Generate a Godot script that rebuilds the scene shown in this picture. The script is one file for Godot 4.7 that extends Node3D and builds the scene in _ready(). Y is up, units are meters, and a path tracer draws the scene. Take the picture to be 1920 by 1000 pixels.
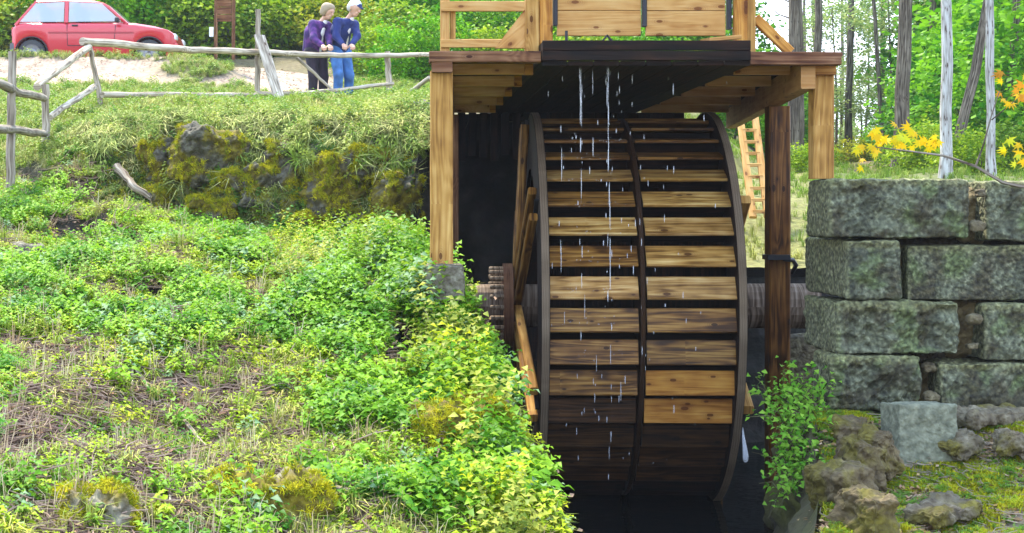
extends Node3D
# An overshot water wheel under a timber platform beside a wooded bank.
const F := 2800.0
const CX := 740.0
const CY := 400.0
const EYE := 3.0
var rng := RandomNumberGenerator.new()
var M := {}


# a point d metres in front of the place where the photograph was taken
func P(px: float, py: float, d: float) -> Vector3:
	return Vector3((px - CX) / F * d, EYE + (CY - py) / F * d, -d)


func scr(p: Vector3) -> Vector2:
	return Vector2(CX - p.x * F / p.z, CY + (p.y - EYE) * F / p.z)


class Geo:
	var v := PackedVector3Array()
	var t := PackedVector2Array()
	var c := PackedColorArray()
	var i := PackedInt32Array()
	var col := Color(1, 1, 1)
	var r := RandomNumberGenerator.new()

	func _init(s := 1) -> void:
		r.seed = s

	func vert(p: Vector3, uv := Vector2.ZERO) -> int:
		v.append(p)
		t.append(uv)
		c.append(col)
		return v.size() - 1

	func tri(a: int, b: int, d: int) -> void:
		i.append(a)
		i.append(b)
		i.append(d)

	func quad(a: int, b: int, d: int, e: int) -> void:
		tri(a, b, d)
		tri(a, d, e)

	func face(a: Vector3, b: Vector3, d: Vector3, e: Vector3) -> void:
		var k := vert(a, Vector2(0, 0))
		vert(b, Vector2(0, 1))
		vert(d, Vector2(1, 1))
		vert(e, Vector2(1, 0))
		quad(k, k + 1, k + 2, k + 3)

	func beam(a: Vector3, b: Vector3, w: float, h: float, up := Vector3.UP, ch := 0.008, wob := 0.0) -> void:
		var d := (b - a).normalized()
		if absf(d.dot(up)) > 0.99:
			up = Vector3(0, 0, 1)
		var s := d.cross(up).normalized()
		var n := s.cross(d)
		var x := w / 2
		var y := h / 2
		ch = minf(ch, minf(x, y) * 0.6)
		var sec: Array[Vector2] = [Vector2(-x + ch, y), Vector2(x - ch, y), Vector2(x, y - ch), Vector2(x, -y + ch), Vector2(x - ch, -y), Vector2(-x + ch, -y), Vector2(-x, -y + ch), Vector2(-x, y - ch)]
		var length := a.distance_to(b)
		var ns := maxi(1, int(length / 0.35)) if wob > 0 else 1
		var rings := []
		for j in ns + 1:
			var f := float(j) / ns
			var o := a.lerp(b, f)
			var ring := PackedVector3Array()
			for q in sec:
				var e: Vector2 = q + Vector2(r.randf_range(-wob, wob), r.randf_range(-wob, wob))
				ring.append(o + s * e.x + n * e.y)
			rings.append(ring)
		var u0 := r.randf() * 3.0
		var v0 := r.randf() * 3.0
		for j in ns:
			var per := 0.0
			for k in 8:
				var k2 := (k + 1) % 8
				var step: float = sec[k].distance_to(sec[k2])
				var ua := u0 + length * j / ns
				var ub := u0 + length * (j + 1) / ns
				var m := vert(rings[j][k], Vector2(ua, v0 + per))
				vert(rings[j + 1][k], Vector2(ub, v0 + per))
				vert(rings[j + 1][k2], Vector2(ub, v0 + per + step))
				vert(rings[j][k2], Vector2(ua, v0 + per + step))
				quad(m, m + 1, m + 2, m + 3)
				per += step
		for end in 2:
			var ring: PackedVector3Array = rings[0] if end == 0 else rings[ns]
			var m := vert(a if end == 0 else b, Vector2(u0, v0))
			for k in 8:
				vert(ring[k], Vector2(u0 + sec[k].x * 0.15, v0 + sec[k].y))
			for k in 8:
				if end == 0:
					tri(m, m + 1 + k, m + 1 + (k + 1) % 8)
				else:
					tri(m, m + 1 + (k + 1) % 8, m + 1 + k)

	func tube(pts: Array, radii: Array, sides := 8, rough := 0.0) -> void:
		var up := Vector3.UP
		var first := v.size()
		var along := r.randf() * 3.0
		for j in pts.size():
			var d: Vector3 = (pts[mini(j + 1, pts.size() - 1)] - pts[maxi(j - 1, 0)]).normalized()
			if absf(d.dot(up)) > 0.95:
				up = Vector3(0, 0, 1)
			var s := d.cross(up).normalized()
			var n := s.cross(d)
			up = n
			if j:
				along += (pts[j] as Vector3).distance_to(pts[j - 1])
			for k in sides + 1:
				var a := TAU * (k % sides) / sides
				var rr: float = radii[j] * (1.0 + (r.randf_range(-rough, rough) if k < sides else 0.0))
				var p: Vector3 = pts[j] + (s * sin(a) + n * cos(a)) * rr
				if k == sides:
					p = v[first + j * (sides + 1)]
				vert(p, Vector2(along, float(k) / sides * TAU * radii[0]))
		for j in pts.size() - 1:
			for k in sides:
				var m := first + j * (sides + 1) + k
				quad(m, m + sides + 1, m + sides + 2, m + 1)
		for end in 2:
			var base := first if end == 0 else first + (pts.size() - 1) * (sides + 1)
			var m := vert(pts[0] if end == 0 else pts[-1], Vector2(along, 0))
			for k in sides + 1:
				vert(v[base + k], Vector2(along + 0.02 * sin(TAU * k / sides), 0.1 * cos(TAU * k / sides)))
			for k in sides:
				if end == 0:
					tri(m, m + 1 + k, m + 2 + k)
				else:
					tri(m, m + 2 + k, m + 1 + k)

	# a box with rounded, noise-worn faces
	func stone(at: Vector3, size: Vector3, n: FastNoiseLite, amp: float, rad := 0.05, res := 10, turn := Basis.IDENTITY, front := 1.0, margin := -1.0) -> void:
		var half := size / 2
		rad = minf(rad, minf(half.x, minf(half.y, half.z)) * 0.9)
		var inn := half - Vector3.ONE * rad
		for f in 6:
			var ax := f / 2
			var sg := 1.0 if f % 2 else -1.0
			var ua := (ax + 1) % 3
			var va := (ax + 2) % 3
			var nu := maxi(3, int(res * size[ua] / maxf(size.x, maxf(size.y, size.z))) + 2)
			var nv := maxi(3, int(res * size[va] / maxf(size.x, maxf(size.y, size.z))) + 2)
			var first := v.size()
			for b in nv + 1:
				for a in nu + 1:
					var q := Vector3.ZERO
					q[ax] = sg * half[ax]
					q[ua] = edge(float(a) / nu, half[ua], rad)
					q[va] = edge(float(b) / nv, half[va], rad)
					var core := q.clamp(-inn, inn)
					var dir := (q - core).normalized()
					var p := core + dir * rad
					var w := n.get_noise_3dv((p + at) * 1.0)
					var g := front if p.z > 0 else 1.0
					if margin >= 0.0:
						# a dressed block: only the middle of its face is left rough
						var m := minf(half.y - absf(p.y), half.x - p.x) / 0.07
						m = minf(m, (half.x + p.x - margin) / 0.06)
						g = 0.28 + 0.72 * smoothstep(0.0, 1.0, m) if p.z > half.z - rad - 0.03 else 0.28
					p += dir * w * amp * g + dir * (n.get_noise_3dv((p + at) * 3.1) * 0.5 + n.get_noise_3dv((p + at) * 8.3) * 0.22) * amp * g
					vert(at + turn * p, Vector2(p[ua], p[va]))
			for b in nv:
				for a in nu:
					var m := first + b * (nu + 1) + a
					if sg > 0:
						quad(m, m + nu + 1, m + nu + 2, m + 1)
					else:
						quad(m, m + 1, m + nu + 2, m + nu + 1)

	func edge(f: float, half: float, rad: float) -> float:
		# more rows near the rounded edges
		var g := (f - 0.5) * 2.0
		g = signf(g) * (1.0 - pow(1.0 - absf(g), 1.35))
		return g * half

	# a solid of revolution about x: profile of (x, radius)
	func lathe(at: Vector3, prof: Array, sides := 20) -> void:
		for j in prof.size() - 1:
			var a: Vector2 = prof[j]
			var b: Vector2 = prof[j + 1]
			for k in sides:
				var a0 := TAU * k / sides
				var a1 := TAU * (k + 1) / sides
				var m := vert(at + Vector3(a.x, sin(a0) * a.y, cos(a0) * a.y), Vector2(a0 * a.y, a.x))
				vert(at + Vector3(b.x, sin(a0) * b.y, cos(a0) * b.y), Vector2(a0 * b.y, b.x + b.y))
				vert(at + Vector3(b.x, sin(a1) * b.y, cos(a1) * b.y), Vector2(a1 * b.y, b.x + b.y))
				vert(at + Vector3(a.x, sin(a1) * a.y, cos(a1) * a.y), Vector2(a1 * a.y, a.x))
				quad(m, m + 1, m + 2, m + 3)

	func ball(at: Vector3, rad: Vector3, nu := 10, nv := 7) -> void:
		var first := v.size()
		for b in nv + 1:
			for a in nu + 1:
				var th := PI * b / nv
				var ph := TAU * a / nu
				vert(at + Vector3(sin(th) * cos(ph), cos(th), sin(th) * sin(ph)) * rad, Vector2(float(a) / nu, float(b) / nv))
		for b in nv:
			for a in nu:
				var m := first + b * (nu + 1) + a
				quad(m, m + 1, m + nu + 2, m + nu + 1)

	# a leaf of length l along dir, folded along its rib
	func leaf(at: Vector3, dir: Vector3, n: Vector3, l: float, w: float, droop := 0.25) -> void:
		var s := dir.cross(n).normalized()
		var mid := at + dir * l * 0.45 + n * l * 0.06
		var tip := at + dir * l - n * l * droop
		var k := vert(at, Vector2(0, 0.5))
		vert(mid + s * w * 0.5 + n * w * 0.16, Vector2(0.5, 0))
		vert(mid, Vector2(0.5, 0.5))
		vert(mid - s * w * 0.5 + n * w * 0.16, Vector2(0.5, 1))
		vert(tip, Vector2(1, 0.5))
		tri(k, k + 1, k + 2)
		tri(k, k + 2, k + 3)
		tri(k + 1, k + 4, k + 2)
		tri(k + 2, k + 4, k + 3)

	func mesh() -> ArrayMesh:
		var n := PackedVector3Array()
		n.resize(v.size())
		for k in range(0, i.size(), 3):
			var a := v[i[k]]
			var f := (v[i[k + 2]] - a).cross(v[i[k + 1]] - a)
			n[i[k]] += f
			n[i[k + 1]] += f
			n[i[k + 2]] += f
		for k in n.size():
			n[k] = n[k].normalized() if n[k].length_squared() > 1e-20 else Vector3.UP
		var arr := []
		arr.resize(Mesh.ARRAY_MAX)
		arr[Mesh.ARRAY_VERTEX] = v
		arr[Mesh.ARRAY_NORMAL] = n
		arr[Mesh.ARRAY_TEX_UV] = t
		arr[Mesh.ARRAY_COLOR] = c
		arr[Mesh.ARRAY_INDEX] = i
		var m := ArrayMesh.new()
		m.add_surface_from_arrays(Mesh.PRIMITIVE_TRIANGLES, arr)
		return m


func geo() -> Geo:
	return Geo.new(rng.randi())


func tag(o: Node3D, label: String, category: String, group := "", kind := "") -> Node3D:
	if label:
		o.set_meta("label", label)
	if category:
		o.set_meta("category", category)
	if group:
		o.set_meta("group", group)
	if kind:
		o.set_meta("kind", kind)
	return o


func numbered(called: String, parent: Node) -> String:
	if not parent.has_node(called):
		return called
	var k := 1
	while parent.has_node("%s_%03d" % [called, k]):
		k += 1
	return "%s_%03d" % [called, k]


func thing(called: String, label: String, category: String, at := Vector3.ZERO, group := "") -> Node3D:
	var o := Node3D.new()
	o.name = numbered(called, self)
	add_child(o, true)
	o.position = at
	return tag(o, label, category, group)


# a mesh given in world coordinates (or, with a place, in its own) under a parent
func part(called: String, g: Variant, m: Material, parent: Node = self, label := "") -> MeshInstance3D:
	var o := MeshInstance3D.new()
	o.mesh = g.mesh() if g is Geo else g
	o.material_override = m
	o.name = numbered(called, parent)
	parent.add_child(o, true)
	if parent != self and g is Geo:
		o.position = -(parent as Node3D).global_position
	if label:
		o.set_meta("label", label)
	return o


func single(called: String, g: Variant, m: Material, label: String, category: String, group := "") -> MeshInstance3D:
	var o := part(called, g, m)
	tag(o, label, category, group)
	return o


func struct(called: String, g: Variant, m: Material, kind := "structure") -> MeshInstance3D:
	var o := part(called, g, m)
	o.set_meta("kind", kind)
	return o


func scatter(called: String, mesh: Mesh, m: Material, xf: Array, cols: Array, label := "") -> void:
	var mm := MultiMesh.new()
	mm.transform_format = MultiMesh.TRANSFORM_3D
	mm.use_colors = true
	mm.mesh = mesh
	mm.instance_count = xf.size()
	for k in xf.size():
		mm.set_instance_transform(k, xf[k])
		mm.set_instance_color(k, cols[k])
	var o := MultiMeshInstance3D.new()
	o.multimesh = mm
	o.material_override = m
	o.name = numbered(called, self)
	add_child(o, true)
	tag(o, label, called.replace("_", " "), "", "stuff")


func noise(s: int, freq: float, oct := 4) -> FastNoiseLite:
	var n := FastNoiseLite.new()
	n.seed = s
	n.noise_type = FastNoiseLite.TYPE_SIMPLEX_SMOOTH
	n.frequency = freq
	n.fractal_octaves = oct
	return n


# boards: the grain runs along u, 2.4 m by 0.6 m to a picture
func wood_pictures(s: int, dark: Color, mid: Color, light: Color, knots: int, streak := 0.5) -> Array:
	var w := 768
	var h := 256
	var fib := noise(s, 0.05, 5).get_seamless_image(48, h)
	fib.resize(w, h, Image.INTERPOLATE_CUBIC)
	var broad := noise(s + 1, 0.03, 3).get_seamless_image(24, 64)
	broad.resize(w, h, Image.INTERPOLATE_CUBIC)
	var spots := noise(s + 2, 0.03, 4).get_seamless_image(192, 64)
	spots.resize(w, h, Image.INTERPOLATE_CUBIC)
	var r := RandomNumberGenerator.new()
	r.seed = s
	var kn := []
	for k in knots:
		kn.append([r.randi_range(0, w), r.randi_range(0, h), r.randf_range(3.0, 7.0)])
	var colour := Image.create_empty(w, h, false, Image.FORMAT_RGB8)
	var bump := Image.create_empty(w, h, false, Image.FORMAT_RGB8)
	for y in h:
		for x in w:
			var f := fib.get_pixel(x, y).r
			var b := broad.get_pixel(x, y).r
			var ring := 0.5 + 0.5 * sin((b * 34.0 + f * 5.0))
			var g := clampf(0.5 + (f - 0.5) * 1.3 * streak + (ring - 0.5) * 0.45 * streak + (spots.get_pixel(x, y).r - 0.5) * 0.5, 0, 1)
			colour.set_pixel(x, y, (dark.lerp(mid, g * 2) if g < 0.5 else mid.lerp(light, g * 2 - 1)))
			bump.set_pixel(x, y, Color(f, f, f) * 0.6 + Color(ring, ring, ring) * 0.4)
	for k in kn:
		var big: float = k[2] * 3.5
		for y in range(-int(big), int(big) + 1):
			for x in range(-int(big * 1.6), int(big * 1.6) + 1):
				var e := sqrt(pow(x / 1.6, 2) + y * y * 1.0)
				if e < big:
					var px := posmod(k[0] + x, w)
					var py := posmod(k[1] + y, h)
					var was := colour.get_pixel(px, py)
					var near: float = 1.0 - e / big
					var core: float = 1.0 if e < k[2] else near * (0.35 + 0.25 * sin(e * 1.7))
					colour.set_pixel(px, py, was.lerp(dark * Color(0.62, 0.5, 0.45), clampf(core * 0.75, 0, 0.75)))
	return [ImageTexture.create_from_image(colour), ImageTexture.create_from_image(bump)]


func wood(s: int, dark: Color, mid: Color, light: Color, knots: int, rough := 0.75, streak := 0.5, bump := 0.25) -> StandardMaterial3D:
	var pics := wood_pictures(s, dark, mid, light, knots, streak)
	var m := StandardMaterial3D.new()
	m.albedo_texture = pics[0]
	m.heightmap_enabled = true
	m.heightmap_texture = pics[1]
	m.heightmap_scale = bump
	m.roughness = rough
	m.vertex_color_use_as_albedo = true
	m.uv1_scale = Vector3(1 / 2.4, 1 / 0.6, 1)
	m.metallic_specular = 0.3
	return m


func grain(s: int, freq: float, colours: Array, size := 512, oct := 5, type := FastNoiseLite.TYPE_SIMPLEX_SMOOTH) -> NoiseTexture2D:
	var n := noise(s, freq, oct)
	n.noise_type = type
	var t := NoiseTexture2D.new()
	t.width = size
	t.height = size
	t.seamless = true
	t.noise = n
	if colours:
		var g := Gradient.new()
		g.offsets = PackedFloat32Array(range(colours.size()).map(func(k): return float(k) / (colours.size() - 1)))
		g.colors = PackedColorArray(colours)
		t.color_ramp = g
	return t


func rugged(s: int, scale: float, freq: float, colours: Array, bump: float, rough := 0.9, bfreq := 0.03) -> StandardMaterial3D:
	var m := StandardMaterial3D.new()
	m.albedo_texture = grain(s, freq, colours)
	m.heightmap_enabled = bump > 0
	m.heightmap_texture = grain(s + 7, bfreq, [])
	m.heightmap_scale = bump
	m.uv1_triplanar = true
	m.uv1_world_triplanar = true
	m.uv1_scale = Vector3.ONE * scale
	m.roughness = rough
	m.vertex_color_use_as_albedo = true
	return m


func plain(lin: Color, rough := 0.7, metal := 0.0) -> StandardMaterial3D:
	var m := StandardMaterial3D.new()
	m.albedo_color = lin.linear_to_srgb()
	m.roughness = rough
	m.metallic = metal
	return m


func leafy(rough := 0.5, back := 0.9) -> StandardMaterial3D:
	var m := StandardMaterial3D.new()
	m.vertex_color_use_as_albedo = true
	m.roughness = rough
	m.backlight_enabled = true
	m.backlight = Color(back, back, back)
	m.cull_mode = BaseMaterial3D.CULL_DISABLED
	m.metallic_specular = 0.22
	return m


func sm(a: float, b: float, x: float) -> float:
	return smoothstep(a, b, x)


func _ready() -> void:
	var cam := Camera3D.new()
	cam.name = "camera"
	cam.projection = Camera3D.PROJECTION_FRUSTUM
	cam.near = 1.0
	cam.far = 900.0
	cam.size = 1000.0 / F
	cam.frustum_offset = Vector2((960.0 - CX) / F, -(500.0 - CY) / F)
	cam.position = Vector3(0, EYE, 0)
	add_child(cam)
	var env := Environment.new()
	env.background_mode = Environment.BG_SKY
	var sky := ProceduralSkyMaterial.new()
	sky.sky_top_color = Color(0.70, 0.80, 0.94)
	sky.sky_horizon_color = Color(0.93, 0.95, 1.0)
	sky.sky_curve = 0.2
	sky.ground_bottom_color = Color(0.2, 0.22, 0.15)
	sky.ground_horizon_color = Color(0.4, 0.42, 0.36)
	sky.sky_energy_multiplier = 1.0
	env.sky = Sky.new()
	env.sky.sky_material = sky
	env.tonemap_mode = Environment.TONE_MAPPER_LINEAR
	env.tonemap_exposure = 4.0
	env.fog_enabled = true
	env.fog_density = 0.0005
	env.fog_light_color = Color(0.93, 0.96, 1.0)
	env.sdfgi_enabled = true
	env.ssao_enabled = true
	env.ssil_enabled = true
	var we := WorldEnvironment.new()
	we.name = "world_environment"
	we.environment = env
	add_child(we)
	var sun := DirectionalLight3D.new()
	sun.name = "sun"
	sun.light_energy = 0.9
	sun.light_color = Color(1.0, 0.96, 0.88)
	sun.light_angular_distance = 6.0
	sun.shadow_enabled = true
	sun.rotation_degrees = Vector3(-58, -150, 0)
	add_child(sun)
	rng.seed = 20240611
	materials()
	ground()
	stone_wall()
	platform()
	flume()
	wheel()
	ladder()
	fence()
	trees()
	bank_things()
	cover()
	car()
	board()
	people()
	drops()


func materials() -> void:
	M.fresh = wood(11, Color(0.50, 0.30, 0.10), Color(0.72, 0.50, 0.22), Color(0.83, 0.64, 0.33), 26, 0.6, 0.45)
	M.panel = wood(12, Color(0.62, 0.42, 0.20), Color(0.74, 0.56, 0.32), Color(0.80, 0.65, 0.42), 22, 0.6, 0.4)
	M.post = wood(13, Color(0.46, 0.31, 0.13), Color(0.66, 0.49, 0.25), Color(0.78, 0.63, 0.38), 10, 0.7, 0.55)
	M.beam = wood(14, Color(0.26, 0.15, 0.10), Color(0.42, 0.28, 0.19), Color(0.56, 0.42, 0.31), 8, 0.75, 0.6)
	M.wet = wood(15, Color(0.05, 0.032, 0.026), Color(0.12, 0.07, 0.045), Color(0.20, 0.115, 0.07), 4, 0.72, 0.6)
	M.grey = wood(16, Color(0.36, 0.31, 0.26), Color(0.56, 0.50, 0.43), Color(0.72, 0.67, 0.60), 5, 0.85, 0.8, 0.4)
	M.bleached = wood(24, Color(0.44, 0.39, 0.34), Color(0.68, 0.63, 0.56), Color(0.82, 0.78, 0.72), 6, 0.85, 0.8, 0.4)
	M.paddle = wood(17, Color(0.38, 0.26, 0.11), Color(0.66, 0.51, 0.28), Color(0.81, 0.70, 0.48), 18, 0.34, 0.6)
	M.mid_brown = wood(18, Color(0.24, 0.15, 0.06), Color(0.45, 0.31, 0.13), Color(0.60, 0.46, 0.24), 18, 0.45, 0.9)
	M.deep_brown = wood(19, Color(0.12, 0.07, 0.035), Color(0.24, 0.155, 0.075), Color(0.33, 0.22, 0.11), 12, 0.55, 0.8)
	M.iron = plain(Color(0.03, 0.03, 0.035), 0.45, 0.6)
	M.stone = rugged(21, 0.5, 0.075, [Color(0.09, 0.095, 0.08), Color(0.23, 0.23, 0.185), Color(0.35, 0.355, 0.285), Color(0.45, 0.46, 0.37), Color(0.60, 0.60, 0.50), Color(0.70, 0.69, 0.60)], 2.5, 0.92, 0.07)
	M.dressed = rugged(22, 0.5, 0.05, [Color(0.30, 0.32, 0.28), Color(0.42, 0.43, 0.38), Color(0.52, 0.53, 0.47), Color(0.62, 0.62, 0.56)], 1.2, 0.92, 0.08)
	M.rock = rugged(31, 0.5, 0.04, [Color(0.20, 0.17, 0.13), Color(0.36, 0.33, 0.27), Color(0.47, 0.45, 0.38), Color(0.62, 0.60, 0.54)], 3.0, 0.92, 0.06)
	M.soil = rugged(41, 0.45, 0.03, [Color(0.62, 0.60, 0.56), Color(0.80, 0.79, 0.77), Color(0.92, 0.92, 0.91), Color(1, 1, 1)], 2.5, 0.95)
	M.bark = wood(51, Color(0.20, 0.17, 0.14), Color(0.40, 0.36, 0.31), Color(0.56, 0.52, 0.46), 4, 0.95, 1.0, 1.2)
	M.birch = wood(52, Color(0.42, 0.40, 0.37), Color(0.66, 0.65, 0.63), Color(0.78, 0.78, 0.77), 46, 0.8, 0.6, 0.3)
	M.leaf = leafy()
	M.moss = leafy(0.9, 0.5)
	M.dry = leafy(0.9, 0.3)
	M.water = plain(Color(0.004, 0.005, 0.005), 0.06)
	M.water.heightmap_enabled = true
	M.water.heightmap_texture = grain(61, 0.02, [], 256, 3)
	M.water.heightmap_scale = 0.25
	M.water.uv1_triplanar = true
	M.water.uv1_world_triplanar = true
	M.water.metallic_specular = 0.35


# ---------------------------------------------------------------- the ground
var bank_rows := [
	[[-350, 1300, 5.5], [0, 1300, 5.6], [250, 1300, 5.8], [500, 1300, 6.0], [750, 1300, 6.2], [950, 1300, 6.5], [1120, 1300, 6.6]],
	[[-350, 980, 7.0], [0, 980, 7.2], [250, 985, 7.4], [500, 990, 7.6], [750, 990, 7.8], [930, 995, 8.0], [1040, 1000, 8.1]],
	[[-350, 830, 8.3], [0, 830, 8.5], [250, 840, 8.7], [500, 850, 8.9], [720, 860, 9.0], [880, 865, 9.1], [990, 870, 9.2]],
	[[-350, 690, 9.6], [0, 700, 9.8], [250, 710, 10.0], [500, 715, 10.2], [700, 725, 10.3], [850, 735, 10.3], [948, 745, 10.3]],
	[[-350, 570, 11.3], [0, 580, 11.5], [250, 590, 11.6], [500, 600, 11.6], [680, 610, 11.5], [820, 620, 11.3], [918, 640, 11.1]],
	[[-350, 470, 13.4], [0, 485, 13.4], [250, 500, 13.3], [500, 515, 13.2], [660, 520, 13.0], [770, 530, 12.5], [866, 552, 11.8]],
	[[-350, 400, 15.6], [0, 410, 15.6], [250, 425, 15.4], [480, 470, 15.1], [630, 484, 14.9], [730, 490, 14.3], [792, 494, 13.6]],
	[[-350, 365, 16.6], [0, 375, 16.6], [250, 402, 16.5], [470, 452, 16.2], [610, 468, 16.0], [700, 474, 15.9], [768, 474, 15.6]],
	[[-350, 320, 17.6], [0, 330, 17.6], [255, 255, 17.3], [460, 258, 16.9], [600, 258, 16.7], [700, 262, 16.6], [786, 268, 16.3]],
	[[-350, 250, 19.5], [0, 270, 19.5], [240, 215, 19.6], [450, 218, 19.6], [600, 215, 19.6], [720, 212, 19.6], [806, 215, 19.4]],
	[[-350, 200, 23.0], [0, 215, 23.0], [240, 195, 24.0], [450, 196, 24.5], [600, 197, 24.8], [720, 192, 24.8], [820, 185, 24.5]],
	[[-350, 175, 26.0], [0, 180, 26.3], [240, 178, 26.6], [450, 188, 26.6], [600, 191, 26.4], [720, 188, 26.4], [835, 180, 26.4]],
	[[-350, 142, 29.5], [0, 145, 29.5], [240, 145, 29.6], [450, 158, 29.6], [600, 165, 29.6], [720, 165, 29.6], [860, 160, 29.6]],
	[[-350, 110, 31.0], [0, 110, 31.0], [240, 105, 31.0], [450, 136, 31.2], [600, 155, 31.2], [720, 158, 31.2], [870, 155, 31.2]],
	[[-350, 131, 32.4], [0, 131, 32.4], [240, 131, 32.4], [450, 132, 33.0], [600, 145, 33.0], [720, 150, 33.0], [880, 150, 33.0]],
	[[-350, 104, 38.0], [0, 104, 38.0], [240, 106, 38.0], [450, 114, 39.0], [600, 128, 39.0], [720, 132, 39.0], [910, 135, 39.0]],
]
const BU := 132
const BV := 300
var bank_p: Array[PackedVector3Array] = []
var bank_n: Array[PackedVector3Array] = []
var bank_sum := PackedFloat32Array()
var n_a: FastNoiseLite
var n_b: FastNoiseLite
var n_c: FastNoiseLite


func cr(a: Vector3, b: Vector3, c: Vector3, d: Vector3, t: float) -> Vector3:
	return 0.5 * ((2.0 * b) + (c - a) * t + (2.0 * a - 5.0 * b + 4.0 * c - d) * t * t + (3.0 * b - a - 3.0 * c + d) * t * t * t)


func bank_at(u: float, v: float) -> Vector3:
	var rows := bank_rows.size()
	var cols: int = bank_rows[0].size()
	var ui := clampi(int(u), 0, cols - 2)
	var vi := clampi(int(v), 0, rows - 2)
	var fu := u - ui
	var fv := v - vi
	var line := []
	for j in range(-1, 3):
		var q: Array = bank_rows[clampi(vi + j, 0, rows - 1)]
		var k := []
		for m in range(-1, 3):
			var e: Array = q[clampi(ui + m, 0, cols - 1)]
			k.append(P(e[0], e[1], e[2]))
		line.append(cr(k[0], k[1], k[2], k[3], fu))
	return cr(line[0], line[1], line[2], line[3], fv)


# hollows in the bank where nothing grows: px, py, half width, half height, depth
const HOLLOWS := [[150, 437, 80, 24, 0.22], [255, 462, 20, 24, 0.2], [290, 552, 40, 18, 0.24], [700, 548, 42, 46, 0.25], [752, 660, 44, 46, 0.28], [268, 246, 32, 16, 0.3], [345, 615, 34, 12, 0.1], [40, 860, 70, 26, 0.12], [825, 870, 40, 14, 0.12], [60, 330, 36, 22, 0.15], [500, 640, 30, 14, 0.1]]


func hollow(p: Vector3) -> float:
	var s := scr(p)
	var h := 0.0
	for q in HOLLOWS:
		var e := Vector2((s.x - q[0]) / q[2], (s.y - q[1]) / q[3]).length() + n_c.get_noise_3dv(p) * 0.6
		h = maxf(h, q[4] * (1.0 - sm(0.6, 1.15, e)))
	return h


func face_amount(u: float, v: float) -> float:
	# how much of the rock face there is at (u, v) of the bank
	return sm(6.75, 7.15, v) * (1.0 - sm(8.0, 8.35, v)) * sm(1.55, 1.95, u)


func path_amount(p: Vector3, v: float) -> float:
	var s := scr(p)
	var w := n_b.get_noise_3dv(p * 1.6) * 0.5
	var y := s.y + w * 26.0
	var a := sm(104, 112, y) * (1.0 - sm(150 + 22 * sm(440, 520, s.x), 168 + 22 * sm(440, 520, s.x), y))
	a *= 1.0 - sm(590, 680, s.x + w * 60)
	# a grassy heap in front of the car
	var heap := exp(-pow((s.x - 370) / 75.0, 2) - pow((s.y - 128) / 22.0, 2))
	return clampf(a - heap * 1.3, 0, 1)


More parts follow.
